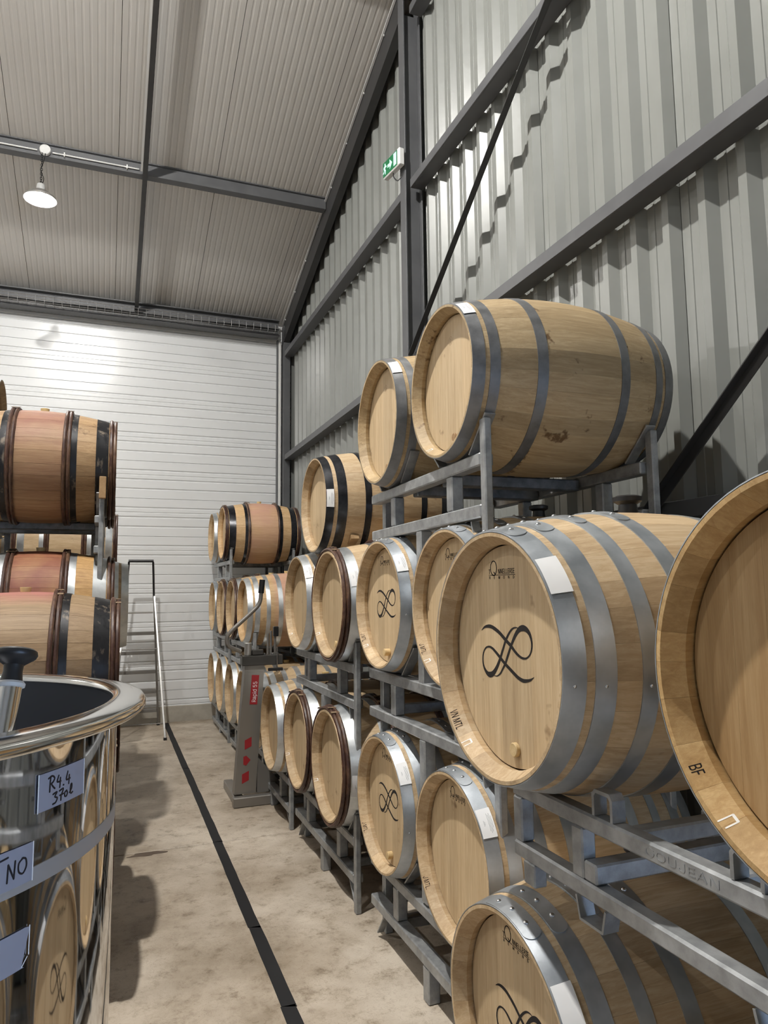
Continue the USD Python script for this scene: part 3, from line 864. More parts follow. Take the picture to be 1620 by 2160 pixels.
def make_barrel(kind, label, loc, rotz, group, opts):
    K = KINDS[kind]
    t = thing('barrel', label, 'barrel', loc, rotz, group)
    for i in range(27):
        g_ = 0.0016 if K['stave'] in ('oak_stave_old', 'oak_stave_red', 'oak_stave_tan') else 0.0005
        obj('stave', cached(('stave', i, g_), lambda: stave(SEDGE[i], SEDGE[i + 1], g_)), K['stave'], t)
    for e, (x, s) in enumerate(((HX, 1), (BL - HX, -1))):
        for i in range(7):
            obj('head_board', cached(('head', e, i), lambda: head_boards(x, s, BEDGE)[i]), K['head'], t)
    nh = len(K['hoops'])
    for j, (a, b, mat) in enumerate(K['hoops']):
        for mir in (0, 1):
            x0, x1 = (a, b) if not mir else (BL - b, BL - a)
            h = obj('hoop', cached(('hoop', x0, x1), lambda: hoop_ring(x0, x1)), mat, t)
            if K['laps'] and not mir:
                c = 0.035 * (j % 2) + 0.04
                obj('hoop_lap', cached(('lap', j), lambda: hoop_lap(x0, x1, c - 0.36, c + 0.36)), mat, h)
                for q in (-0.20, 0.0, 0.20):
                    obj('rivet', cached(('rivet', j, q), lambda: rivet((x0 + x1) / 2 + 0.01 * q, c + q)), 'rivet_steel', h)
                obj('nail', cached(('nail', j), lambda: rivet((x0 + x1) / 2, 1.70, 0.0042, 0.003, 0.0022)), 'rivet_steel', h)
    for j, x in enumerate(K['canes']):
        for mir in (0, 1):
            xx = x if not mir else BL - x
            c = obj('cane_hoop', cached(('cane', xx), lambda: cane(xx, 0.0115, j + 5 * mir)), 'chestnut_cane', t)
            if j % 2 == 0:
                obj('willow_binding', cached(('bind', xx), lambda: cat([lathe([(float(RAD(np.clip(xx + .01, 0, BL))) + 0.024, xx - 0.013 + 0.0), (float(RAD(np.clip(xx + .01, 0, BL))) + 0.024, xx + 0.034 if not mir else xx + 0.013), (float(RAD(np.clip(xx + .01, 0, BL))) + 0.021, xx + 0.034 if not mir else xx + 0.013), (float(RAD(np.clip(xx + .01, 0, BL))) + 0.021, xx - 0.013)], 4, 'x', True, aa, aa + 0.05).apply_translation([0, 0, RB]) for aa in (0.15, 0.34, -0.5)])), 'willow_tie', c)
    bung = opts.get('bung', 'bung_silicone')
    if bung == 'flange':
        b = obj('bung', cached(('bungf',), lambda: lathe([(1e-5, 0), (0.024, 0), (0.026, 0.012), (0.024, 0.032), (0.034, 0.038), (0.038, 0.040), (0.039, 0.052), (0.030, 0.056), (1e-5, 0.056)], 28).apply_translation([BL / 2, 0, 2 * RB - 0.008])), 'rubber', t, 'black flanged rubber bung')
    else:
        obj('bung', cached(('bung',), lambda: lathe([(1e-5, 0), (0.022, 0), (0.027, 0.026), (0.026, 0.029), (1e-5, 0.029)], 24).apply_translation([BL / 2, 0, 2 * RB - 0.006])), bung, t, None)
    if opts.get('plug', True):
        h = opts.get('plug_len', 0.012)
        obj('head_plug', cached(('plug', h), lambda: disc((HX + 0.0005, -0.024, RB - 0.224), 0.017, h, (-1, 0, 0), 20)), 'shim_wood' if kind == 'grey' else 'plug_wood', t)
    if opts.get('brand'):
        obj('cooper_brand', cached(('brand',), brand_mesh), 'brand_ink', t, 'burnt-in cooper name on the head')
    if opts.get('emblem'):
        obj('emblem', cached(('emblem',), emblem_mesh), 'brand_ink', t, 'black looping monogram on the head')
    if opts.get('ring'):
        ring = unary_union([Point(0.0, 0.175).buffer(0.017).difference(Point(0.0, 0.175).buffer(0.0155)), LineString([(-0.005, 0.166), (-0.005, 0.184), (0.002, 0.183), (0.006, 0.175), (0.002, 0.167), (-0.005, 0.166)]).buffer(0.0008)])
        obj('ring_mark', cached(('ring',), lambda: on_head(flat(ring, 0.0003))), 'ring_ink', t, 'faint ringed letter D burnt into the head')
    if opts.get('paper'):
        a0, a1, x0, x1 = opts['paper']
        p = obj('paper_label', cached(('paper', a0, a1, x0, x1), lambda: hoop_patch(x0, x1, a0, a1, 0.0052)), 'paper', t, 'white paper label stuck on the head hoop')
        if opts.get('print', True):
            w, L = x1 - x0, a1 - a0
            rows = [hoop_patch(x0 + w * f0, x0 + w * (f0 + 0.028), a0 + L * s, a0 + L * e, 0.0058, 0.0003, 2, 6) for f0, s, e in ((0.62, .2, .8), (0.70, .25, .86), (0.78, .2, .82), (0.86, .3, .7), (0.30, .42, .62), (0.36, .46, .58))]
            obj('printed_lines', cached(('print', a0, a1, x0, x1), lambda: cat(rows)), 'print_grey', p)
    if opts.get('rim'):
        txt, a0 = opts['rim']
        obj('rim_stamp', cached(('rim', txt, a0), lambda: rim_marks(txt, a0, 0.011)), 'brand_ink', t, 'black stamped letters on the rim')
    if opts.get('chalk') is not None:
        obj('chalk_mark', cached(('chalk', opts['chalk']), lambda: chalk_mark(opts['chalk'])), 'chalk', t, 'white chalk bracket on the rim')
    return t


def barrel(kind, x, y, zc, label, group=None, rotz=0.0, **opts):
    """x, y, zc: centre of the front head's rim plane."""
    loc = (x, y, zc - RB)
    key = (kind, tuple(sorted((k, str(v)) for k, v in opts.items())))
    if key in FIRST:
        return dup(FIRST[key], label, loc, rotz, group)
    FIRST[key] = make_barrel(kind, label, loc, rotz, group, opts)
    return FIRST[key]


D = math.radians
PAP = (D(43), D(61), 0.002, 0.051)
G_R = 'oak barrels in the racks along the right wall'
G_F = 'oak barrels in the far rack stack'
G_L = 'wine-stained barrels on the left of the aisle'
# near stack
barrel('amber', 0.871, 0.678, 1.545, 'nearest oak barrel, cut off by the right picture edge, rim stamped BF', G_R, rim=('BF', D(-122)), chalk=D(-140), plug=False, bung='flange')
barrel('zinc', 0.871, 1.549, 1.516, 'big foreground barrel with looping black monogram and blank white label', G_R, brand=True, emblem=True, paper=PAP, print=False, rim=('VN MTL', D(-126)), chalk=D(-146), bung='flange')
barrel('zinc', 0.955, 1.675, 0.555, 'oak barrel at the bottom picture edge with riveted zinc hoops and blank label', G_R, brand=True, emblem=True, paper=PAP, print=False, bung='flange')
barrel('grey', 0.955, 0.80, 0.555, 'dark stained barrel lying behind the rails in the lower right corner', G_R)
# second stack
JM = ('J MTL.', D(-122))
barrel('grey', 1.197, 2.475, 2.492, 'topmost right barrel with dark grey hoops and smudged belly, nearest on the upper rack', G_R, rotz=-2.0, ring=1, paper=(D(33), D(51), 0.001, 0.046), chalk=D(-150), plug_len=0.009)
barrel('grey', 1.197, 3.195, 2.492, 'top-rack barrel with dark grey hoops, second from the camera', G_R, rotz=-2.0, ring=1, paper=(D(37), D(55), 0.001, 0.046), plug_len=0.010)
barrel('zinc', 1.19, 2.46, 1.604, 'middle-row barrel half hidden behind the big monogram barrel, stamped on its rim', G_R, brand=True, rim=JM, chalk=D(-138), bung='flange', plug_len=0.03)
barrel('zinc', 1.19, 3.19, 1.606, 'middle-row barrel with the looping monogram, printed label and protruding tap plug', G_R, brand=True, emblem=True, rim=JM, paper=PAP, chalk=D(-136), plug_len=0.03)
barrel('zinc', 1.19, 2.46, 0.695, 'bottom-row barrel without monogram, its printed label tilted above the lowest barrel', G_R, brand=True, rim=JM, paper=PAP, plug_len=0.028)
barrel('zinc', 1.19, 3.19, 0.690, 'bottom-row barrel with the looping monogram, low on the second rack', G_R, brand=True, emblem=True, rim=JM, paper=PAP, plug_len=0.025)
# third stack
barrel('cane_zinc', 1.16, 3.93, 1.596, 'middle-row barrel with brown cane hoops and a white label on the third rack', G_R, paper=(D(52), D(72), 0.052, 0.10), chalk=D(-128))
barrel('bright', 1.16, 4.66, 1.598, 'middle-row barrel with bright zinc head hoop, far end of the third rack', G_R, paper=(D(40), D(60), 0.002, 0.050), chalk=D(-140))
barrel('cane_zinc', 1.16, 3.95, 0.70, 'bottom-row barrel with brown cane hoops nearest the picture middle', G_R, chalk=D(-118), plug=False, paper=(D(88), D(108), 0.05, 0.103))
barrel('cane_zinc', 1.16, 4.67, 0.70, 'bottom-row barrel with brown cane hoops beside the plain zinc one', G_R, chalk=D(-118), plug=False)
barrel('black', 1.20, 4.36, 2.215, 'pale barrel with broad black hoops lying on top of the third rack', G_R, paper=(D(78), D(98), 0.002, 0.046), chalk=D(-140), plug=False)
barrel('bright', 1.135, 5.36, 0.665, 'bottom-row barrel with bright zinc hoops right behind the red-marked lift', G_R, plug=False)
barrel('bright', 1.20, 6.10, 0.665, 'bottom-row barrel hidden behind the lift mast, its hooped top lit', G_R)
# far stack by the white wall
for k, (yy, lab) in enumerate(((6.98, 'nearest'), (7.72, 'second'), (8.44, 'third'), (9.16, 'last'))):
    barrel('bright', 1.21, yy, 0.61, f'bottom-row far barrel with zinc hoops, {lab} in line towards the white wall', G_F)
    barrel(('zinc_pink', 'cane_zinc', 'cane_zinc', 'zinc')[k], 1.21, yy, 1.485, f'middle-row far barrel, {lab} in line towards the white wall', G_F)
barrel('cane_black_pink', 1.21, 8.42, 2.352, 'far top barrel with pink stained belly and black hoops', G_F)
barrel('bright', 1.19, 9.17, 2.352, 'far top barrel with bright zinc head, against the white wall', G_F)
# left side: right-hand heads face the aisle
XL = -BL
barrel('cane_black_old', XL + 0.02, 4.98, 2.480, 'wine-stained barrel with black and cane hoops, top of the left rack', G_L, plug=False)
barrel('cane_black_old', XL + 0.02, 5.70, 2.480, 'wine-stained barrel hidden behind the top left barrel', G_L, plug=False)
barrel('cane_zinc_red', XL + 0.03, 4.96, 1.580, 'red wine-stained barrel with zinc and cane hoops under the left rack', G_L, plug=False, bung='plug_wood')
barrel('bright', XL + 0.13, 5.70, 1.580, 'barrel with zinc head hoop just behind the red-stained barrel', G_L, plug=False, bung='bung_white')
barrel('cane_zinc_red', XL + 0.03, 4.96, 0.70, 'stained barrel at floor level under the red barrel', G_L, plug=False)
barrel('cane_zinc', XL + 0.10, 5.70, 0.70, 'barrel with zinc head hoop at floor level behind the left rack', G_L, plug=False)
barrel('cane_black_tan', XL + 0.055, 3.93, 1.325, 'big tan barrel with scraped black hoops and yellow bung above the steel tank', G_L, plug=False)
barrel('cane_black_old', XL + 0.05, 3.565, 0.70, 'barrel behind the steel tank, near one on the low left rack', G_L, plug=False)
barrel('cane_black_old', XL + 0.05, 4.295, 0.70, 'barrel behind the steel tank, far one on the low left rack', G_L, plug=False)
barrel('cane_zinc', XL + 0.06, 7.30, 2.10, 'pale barrel with zinc and cane hoops seen through the gap of the left rack', G_L, plug=False)
barrel('cane_zinc', XL + 0.06, 6.94, 1.48, 'pale barrel under the one seen through the left rack, near side', G_L, plug=False)
barrel('cane_zinc', XL + 0.06, 7.66, 1.48, 'pale barrel under the one seen through the left rack, far side', G_L, plug=False)
barrel('bright', -2 * BL - 0.10, 7.00, 2.10, 'pale barrel end at the left edge, seen below the left rack', G_L)
barrel('bright', -2 * BL - 0.02, 7.74, 2.10, 'second pale barrel end at the left edge, seen below the left rack', G_L)
barrel('grey', -0.83 - BL, 6.20, 3.05, 'barrel just showing its rim at the left edge above the stained barrel', G_L)
barrel('grey', -0.83 - BL, 5.83, 2.43, 'barrel behind the top stained barrel at the left edge, near one', G_L)
barrel('grey', -0.83 - BL, 6.57, 2.43, 'barrel behind the top stained barrel at the left edge, far one', G_L)


# ------------------------------------------------------------------ racks
def rack_a(label, loc, rotz, group, base, embossed=False):
    """Galvanised two-barrel rack. Frame: x = 0 at the barrels' head plane, y = 0 midway, z = 0 at the barrels' axes."""
    t = thing('barrel_rack', label, 'barrel rack', loc, rotz, group)
    G = 'galvanised'
    zu, zl, h = -0.350, -0.538, 0.024
    zfoot = -loc[2] if base else -0.855
    for x0, x1, rear in ((0.060, 0.118, 0), (BL - 0.118, BL - 0.060, 1)):
        xs = (x0 + 0.002, x0 + 0.032) if not rear else (x1 - 0.032, x1 - 0.002)
        obj('upper_rail', box(x0, x1, -0.605, 0.645, zu - h, zu + h, 0.005), G, t)
        obj('lower_rail', box(x0, x1, -0.605, 0.645, zl - h, zl + h, 0.005), G, t)
        for yy in (-0.33, 0.33):
            obj('strut', box(x0 + 0.003, x1 - 0.003, yy - 0.027, yy + 0.027, zl + h + 0.0005, zu - h - 0.0005, 0.005), G, t)
        obj('end_post', box(*xs, -0.646, -0.606, zfoot, -0.205, 0.004), G, t)
        xb = (x1 + 0.001, x1 + 0.042) if not rear else (x0 - 0.042, x0 - 0.001)
        obj('end_post', box(*xb, 0.600, 0.645, zfoot, zu + h, 0.004), G, t)
        obj('centre_leg', box(x0 + 0.002, x1 - 0.002, -0.028, 0.028, zfoot if base else -1.222, zl - h - 0.0005, 0.005), G, t)
        xm = (x0 + x1) / 2
        for s in (-1, 1):
            a, b = (xm, s * 0.50, zl - h - 0.006), (xm, s * 0.594, zfoot + 0.02 if base else zfoot + 0.01)
            obj('foot_brace', bar(a, b, 0.034, 0.007, 0.001, up=(0, s, 0.3)), G, t)
        for yc in (-0.365, 0.365):
            for s in (-1, 1):
                th = D(43)
                R = 0.3215
                c = np.array([xm, yc + s * R * math.sin(th), -R * math.cos(th)])
                d = np.array([0, s * math.cos(th), math.sin(th)])
                nrm = np.array([0, s * math.sin(th), -math.cos(th)])
                obj('cradle', bar(c - d * 0.115 + nrm * 0.006, c + d * 0.075 + nrm * 0.006, 0.044, 0.008, 0.0015, up=-nrm), G, t)
    for yy in (-0.17, 0.17):
        obj('side_bar', box(0.1185, BL - 0.1185, yy - 0.03, yy + 0.03, zu - h - 0.014, zu + h - 0.012, 0.005), 'galvanised_dark', t)
    for yy in (-0.36, 0.36) if base else ():
        obj('side_bar', box(0.1185, BL - 0.1185, yy - 0.025, yy + 0.025, zl - 0.03, zl + 0.02, 0.005), 'galvanised_dark', t)
    for s, yy in ((1, 0.622),):
        obj('side_rail', box(0.105 if not s else 0.162, BL - 0.105 if not s else BL - 0.162, yy - 0.018, yy + 0.018, zl - 0.025, zl + 0.025, 0.004), G, t)
    return t


G_RACK = 'galvanised two-barrel racks'
RACK_UP, RACK_LOW = {}, {}


def rack(label, x, yc, zc, base, rotz=0.0):
    loc = (x, yc, zc)
    store, key = (RACK_LOW, round(zc, 2)) if base else (RACK_UP, 0)
    if key in store:
        return dup(store[key], label, loc, rotz, G_RACK)
    store[key] = rack_a(label, loc, rotz, G_RACK, base)
    return store[key]


rack('top galvanised rack carrying the two grey-hooped barrels', 1.192, 2.832, 2.492, False, -2.0)
rack('middle galvanised rack carrying the two stamped monogram barrels', 1.19, 2.825, 1.605, False)
rack('lowest galvanised rack of the second stack, standing on the floor', 1.19, 2.825, 0.70, True)
rack('middle galvanised rack of the third stack with cane-hooped barrel', 1.18, 4.30, 1.60, False)
rack('lowest galvanised rack of the third stack, by the floor joint', 1.18, 4.32, 0.70, True)
rack('low galvanised rack behind the barrel lift', 1.17, 5.73, 0.665, True)
for yc, w in ((7.35, 'near'), (8.80, 'far')):
    rack(f'lowest galvanised rack, {w} one of the far stack', 1.21, yc, 0.61, True)
    rack(f'middle galvanised rack, {w} one of the far stack', 1.21, yc, 1.485, False)
rack('top galvanised rack of the far stack by the white wall', 1.21, 8.80, 2.352, False)


def rack_left(label, x_face, yc, zc, base):
    """The same rack seen from its other end: the frame starts BL left of the face."""
    return rack(label, x_face - BL, yc, zc, base)


rack_left('top galvanised rack on the left, under the black-hooped stained barrel', 0.02, 5.335, 2.48, False)
rack_left('middle galvanised rack on the left, under the red-stained barrel', 0.05, 5.335, 1.58, False)
rack_left('lowest galvanised rack on the left, hidden behind the tank', 0.05, 5.335, 0.70, True)
rack_left('low galvanised rack on the left carrying the pyramid of barrels', 0.05, 3.93, 0.70, True)
rack_left('low galvanised rack at the far left against the white wall', 0.05, 7.30, 1.48, True)
rack_left('galvanised rack of the second row on the left, under the pale barrel ends', -0.94, 7.37, 2.10, True)
rack_left('galvanised rack of the second row on the left, under the rim at the edge', -0.83, 6.20, 2.43, True)


def rack_b():
    t = thing('barrel_rack', 'near galvanised rack of square tubes with bent stops, right foreground', 'barrel rack', (0.99, 1.115, 1.19), group=G_RACK)
    G = 'galvanised'
    for xf, xt, rear in ((0.0, 0.040, 0), (0.62, 0.66, 1)):
        obj('upper_rail', box(xf, xt, -0.55, 0.545, -0.042, -0.004, 0.005), G, t, None)
        obj('lower_rail', box(xf, xt, -0.55, 0.545, -0.190, -0.152, 0.005), G, t, None)
        for y0, y1 in ((0.505, 0.545), (0.257, 0.297), (-0.297, -0.257), (-0.55, -0.51)):
            obj('strut', box(xf + 0.001, xt - 0.001, y0, y1, -0.1515, -0.0425, 0.004), G, t)
        for y0 in (0.155, -0.215):
            pts = [(y0, -0.003), (y0, 0.040), (y0 + 0.008, 0.050), (y0 + 0.052, 0.050), (y0 + 0.060, 0.040), (y0 + 0.060, -0.003)]
            ln = LineString(pts).buffer(0.004, cap_style='flat', join_style='round')
            me = flat(ln, xt - xf - 0.006)
            w = me.vertices
            me.vertices = np.stack([xf + 0.003 + w[:, 2], w[:, 0], w[:, 1]], 1)
            me.fix_normals()
            obj('barrel_stop', me, G, t)
        for y0 in (0.185, -0.285):
            pts = [(y0, -0.191), (y0 + 0.012, -0.238), (y0 + 0.088, -0.238), (y0 + 0.10, -0.191)]
            ln = LineString(pts).buffer(0.003, cap_style='flat')
            me = flat(ln, xt - xf)
            w = me.vertices
            me.vertices = np.stack([xf + w[:, 2], w[:, 0], w[:, 1]], 1)
            me.fix_normals()
            obj('fork_bracket', me, G, t)
        for y0 in (0.455, -0.495):
            obj('foot', box(xf + 0.002, xt - 0.002, y0, y0 + 0.05, -0.245, -0.1905, 0.003), G, t)
    for y0 in (0.212, -0.256):
        obj('side_tube', box(0.002, 0.6195, y0, y0 + 0.044, -0.150, -0.108, 0.004), G, t)
    for y0 in (0.105, -0.145):
        obj('side_tube', box(0.0405, 0.6195, y0, y0 + 0.040, -0.044, -0.008, 0.004), G, t)
    tx = meshkit.text_mesh('GOUJEAN', 0.016, 0.0006)
    w = tx.vertices
    tx.vertices = np.stack([-0.0002 - w[:, 2], 0.055 - w[:, 0] * 1.75, -0.030 + w[:, 1]], 1)
    obj('embossed_name', tx, 'galvanised_worn', t, 'faint name stamped in the upper rail')
    low = thing('barrel_rack', 'near galvanised rack under the lowest foreground barrels', 'barrel rack', (1.06, 1.24, 0.235), group=G_RACK)
    for xf, xt in ((0.0, 0.04), (0.62, 0.66)):
        obj('upper_rail', box(xf, xt, -0.55, 0.535, -0.045, -0.008, 0.005), G, low)
        obj('lower_rail', box(xf, xt, -0.55, 0.535, -0.190, -0.152, 0.005), G, low)
        for y0, y1 in ((0.495, 0.535), (0.215, 0.255), (-0.255, -0.215), (-0.55, -0.51)):
            obj('strut', box(xf + 0.001, xt - 0.001, y0, y1, -0.1515, -0.0455, 0.004), G, low)
            obj('foot', box(xf + 0.001, xt - 0.001, y0, y1, -0.235, -0.1905, 0.004), G, low)
    for y0 in (0.218, -0.252):
        obj('side_tube', box(0.0405, 0.6195, y0, y0 + 0.034, -0.19, -0.152, 0.004), G, low)


rack_b()


# wooden chocks
def chock(label, loc, rot, s=(0.10, 0.05, 0.04)):
    pr = Polygon([(0, 0), (s[0], 0), (s[0], s[2]), (0, s[2] * 0.55)])
    me = trimesh.creation.extrude_polygon(pr, s[1])
    w = me.vertices
    me.vertices = np.stack([w[:, 2], w[:, 0], w[:, 1]], 1)
    me.apply_transform(trimesh.transformations.rotation_matrix(rot, [1, 0, 0]))
    me.apply_translation(loc)
    me.fix_normals()
    return obj('wooden_chock', me, 'shim_wood', None, label, 'chock')


chock('small wooden chock wedged under the black-hooped barrel', (1.36, 4.065, 1.985), D(-24), (0.085, 0.05, 0.05))
obj('wooden_shim', box(-0.075, -0.035, 4.625, 4.668, 2.25, 2.385, 0.003), 'shim_wood', None, 'brown board tucked between the top left barrel and its rack post', 'board')

# ------------------------------------------------------------------ steel tank
TC, TR, TZ = np.array([-0.479, 1.476]), 0.500, 1.487
tank = thing('steel_tank', 'polished stainless steel tank in the left foreground with taped labels', 'tank', (TC[0], TC[1], 0))
obj('shell', lathe([(TR, 0.26), (TR, TZ - 0.012), (TR - 0.003, TZ - 0.012), (TR - 0.003, 0.26)], 160), 'polished_steel', tank, smooth=40)
obj('lining', lathe([(TR - 0.0035, 0.262), (TR - 0.0035, TZ - 0.013), (TR - 0.0045, TZ - 0.013), (TR - 0.0045, 0.262)], 160), 'inside_steel', tank, 'dark shiny inside of the tank', smooth=40)
rp = [(0.490, TZ - 0.012), (0.490, TZ - 0.004), (0.494, TZ + 0.001), (0.505, TZ + 0.004), (0.53, TZ + 0.002), (0.546, TZ - 0.002), (0.551, TZ - 0.009), (0.551, TZ - 0.017), (0.546, TZ - 0.022), (0.538, TZ - 0.020), (0.532, TZ - 0.012), (0.505, TZ - 0.008)]
obj('rim', lathe(rp, 160), 'rim_steel', tank, 'broad rolled rim', smooth=50)
obj('floating_lid', lathe([(1e-5, 1.02), (0.42, 1.00), (0.485, 1.04), (0.485, 1.06), (0.41, 1.015), (1e-5, 1.035)], 96), 'inside_steel', tank, smooth=40)
obj('weld_band', lathe([(TR + 0.0006, 1.267), (TR + 0.0012, 1.2675), (TR + 0.0012, 1.2935), (TR + 0.0006, 1.294), (TR - 0.001, 1.294), (TR - 0.001, 1.267)], 160), 'brushed_steel', tank, 'dull ground weld band', smooth=40)
obj('bottom_dish', lathe([(1e-5, 0.20), (0.40, 0.22), (TR - 0.004, 0.2595), (TR - 0.004, 0.27), (0.40, 0.23), (1e-5, 0.21)], 96), 'brushed_steel', tank)
for k in range(3):
    a = k * 2 * np.pi / 3 + 0.5
    obj('leg', tube([(0.44 * math.cos(a), 0.44 * math.sin(a), 0.0), (0.44 * math.cos(a), 0.44 * math.sin(a), 0.228)], 0.025, 14), 'brushed_steel', tank)


def on_tank(me, a_mid, z0, lift):
    """From a drawing in xy (x to the right, y up, metres) to the tank's skin, centred on angle a_mid."""
    w = me.vertices
    ang = a_mid + w[:, 0] / TR
    r = TR + lift + w[:, 2]
    me.vertices = np.stack([r * np.cos(ang), r * np.sin(ang), z0 + w[:, 1]], 1)
    return me


def film(w, h, torn=False):
    nx = 14
    xs = np.linspace(-w / 2, w / 2, nx)
    top, bot = [(x, h / 2) for x in xs], [(x, -h / 2) for x in xs[::-1]]
    if torn:
        bot[0] = (w / 2 - 0.012, -h / 2 + 0.002)
        top[-1] = (w / 2, h / 2 - 0.002)
    # strips so that it can bend
    parts = []
    P = Polygon(top + bot)
    from shapely.geometry import box as sbox
    for a, b in zip(xs[:-1], xs[1:]):
        parts.append(flat(P.intersection(sbox(a, -1, b, 1)), 0.0005))
    return trimesh.util.concatenate(parts)


def pen(lines, w=0.0026):
    P = strokes([catmull(np.array(l), 5) if len(l) > 2 else l for l in lines], w)
    return flat(P, 0.0003)


def taped(label, a_deg, zc, w, h, lines, torn=False):
    f = obj('tape_label', on_tank(film(w, h, torn), D(a_deg), zc, 0.0016), 'label_film', tank, label, smooth=20)
    if lines:
        obj('handwriting', on_tank(pen(lines), D(a_deg), zc, 0.0023), 'marker_ink', f, smooth=False)
    e = w / 2
    edge = [[(-e + 0.0006, -h / 2), (-e + 0.0006, h / 2)], [(e - 0.0006, -h / 2 + (0.014 if torn else 0)), (e - 0.0006, h / 2)]] + ([[(e - 0.003, -h / 2 + 0.012), (e - 0.012, -h / 2 + 0.002)]] if torn else [])
    obj('torn_edge', on_tank(flat(unary_union([LineString(l).buffer(0.0008) for l in edge]), 0.0003), D(a_deg), zc, 0.0023), 'paper', f, smooth=False)


# R 4 . 4 / 370 l
T1 = [[(-0.031, -0.002), (-0.0305, 0.012), (-0.0295, 0.0185)], [(-0.034, 0.0175), (-0.027, 0.0195), (-0.0215, 0.0155), (-0.0245, 0.0105), (-0.030, 0.0085)], [(-0.028, 0.0085), (-0.0245, 0.004), (-0.0205, 0.0002)],
      [(-0.0125, 0.0165), (-0.0155, 0.0085), (-0.0075, 0.0075)], [(-0.0085, 0.0125), (-0.0095, -0.001)],
      [(-0.0012, 0.0002), (-0.0004, 0.0002)],
      [(0.0085, 0.0175), (0.0055, 0.0065), (0.0145, 0.0062)], [(0.0125, 0.0115), (0.0118, -0.001)],
      [(-0.0235, -0.0075), (-0.0155, -0.0062), (-0.0195, -0.0118), (-0.0142, -0.0150), (-0.0175, -0.0205), (-0.0235, -0.0215)],
      [(-0.0095, -0.0062), (-0.0010, -0.0052), (-0.0055, -0.0140), (-0.0060, -0.0205)], [(-0.0085, -0.0130), (-0.0005, -0.0125)],
      [(0.0070, -0.0100), (0.0030, -0.0120), (0.0030, -0.0170), (0.0068, -0.0180), (0.0092, -0.0140), (0.0070, -0.0100)],
      [(0.0145, -0.0150), (0.0195, -0.0100), (0.0200, -0.0040), (0.0175, -0.0040), (0.0160, -0.0110), (0.0180, -0.0170), (0.0225, -0.0160)]]
taped('lavender tape label with handwriting R4.4 370l', -32.5, 1.392, 0.108, 0.053, T1)
# PINOT NO, its beginning out of the picture
T2 = [[(a - 0.006, b) for a, b in l] for l in [[(-0.0105, -0.014), (-0.0100, 0.0135)], [(-0.0160, 0.0150), (0.0080, 0.0180)],
      [(0.0080, -0.0150), (0.0090, 0.0080)], [(0.0090, 0.0080), (0.0185, -0.0130)], [(0.0185, -0.0130), (0.0200, 0.0095)],
      [(0.0330, 0.0095), (0.0260, 0.0040), (0.0265, -0.0070), (0.0335, -0.0110), (0.0390, -0.0030), (0.0375, 0.0070), (0.0315, 0.0095)],
      [(-0.0300, 0.010), (-0.0360, 0.004), (-0.0355, -0.008), (-0.0290, -0.012), (-0.0240, -0.004), (-0.0255, 0.006), (-0.0305, 0.010)]]]
taped('lavender tape label with handwriting ending in NO', -44.3, 1.304, 0.090, 0.052, T2)
taped('blank lavender tape label with a torn corner', -45.0, 1.192, 0.100, 0.052, None, True)
# plunger with black knob leaning in the tank
kb = np.array([-0.035 - 0.0, 0.0, 0.0])
pl = thing('plunger', 'steel rod with a black mushroom knob standing in the tank', 'plunger', (0, 0, 0))
P0, P1 = np.array([-0.1465, 1.220, 1.437]), np.array([-0.138, 1.250, 1.538])
ax = (P1 - P0) / np.linalg.norm(P1 - P0)
obj('tube', tube([P0 - ax * 0.33, P0, P1], 0.0170, 28), 'rim_steel', pl)
Rm = trimesh.geometry.align_vectors([0, 0, 1], ax)
KS = 0.60


def on_rod(me, s=0.0):
    me.apply_scale(KS)
    me.apply_transform(Rm)
    me.apply_translation(P1 + ax * s)
    return me


obj('collar', on_rod(lathe([(0.0285, -0.006), (0.034, -0.004), (0.035, 0.004), (0.030, 0.010), (0.0285, 0.010)], 36)), 'pvc_grey', pl, 'pale plastic collar')
obj('knob', on_rod(lathe([(1e-5, 0.010), (0.027, 0.010), (0.023, 0.035), (0.024, 0.052), (0.038, 0.062), (0.050, 0.070), (0.054, 0.078), (0.052, 0.087), (0.045, 0.092), (0.036, 0.093), (0.034, 0.0905), (1e-5, 0.092)], 48)), 'rubber', pl, 'black mushroom knob', smooth=40)
obj('wire_hook', tube(catmull([(-0.170, 1.085, TZ + 0.004), (-0.165, 1.080, TZ + 0.014), (-0.157, 1.082, TZ + 0.019), (-0.148, 1.088, TZ + 0.014), (-0.143, 1.093, TZ + 0.004)], 5), 0.003, 8), 'rim_steel', None, 'small bent wire hook on the tank rim', 'hook')

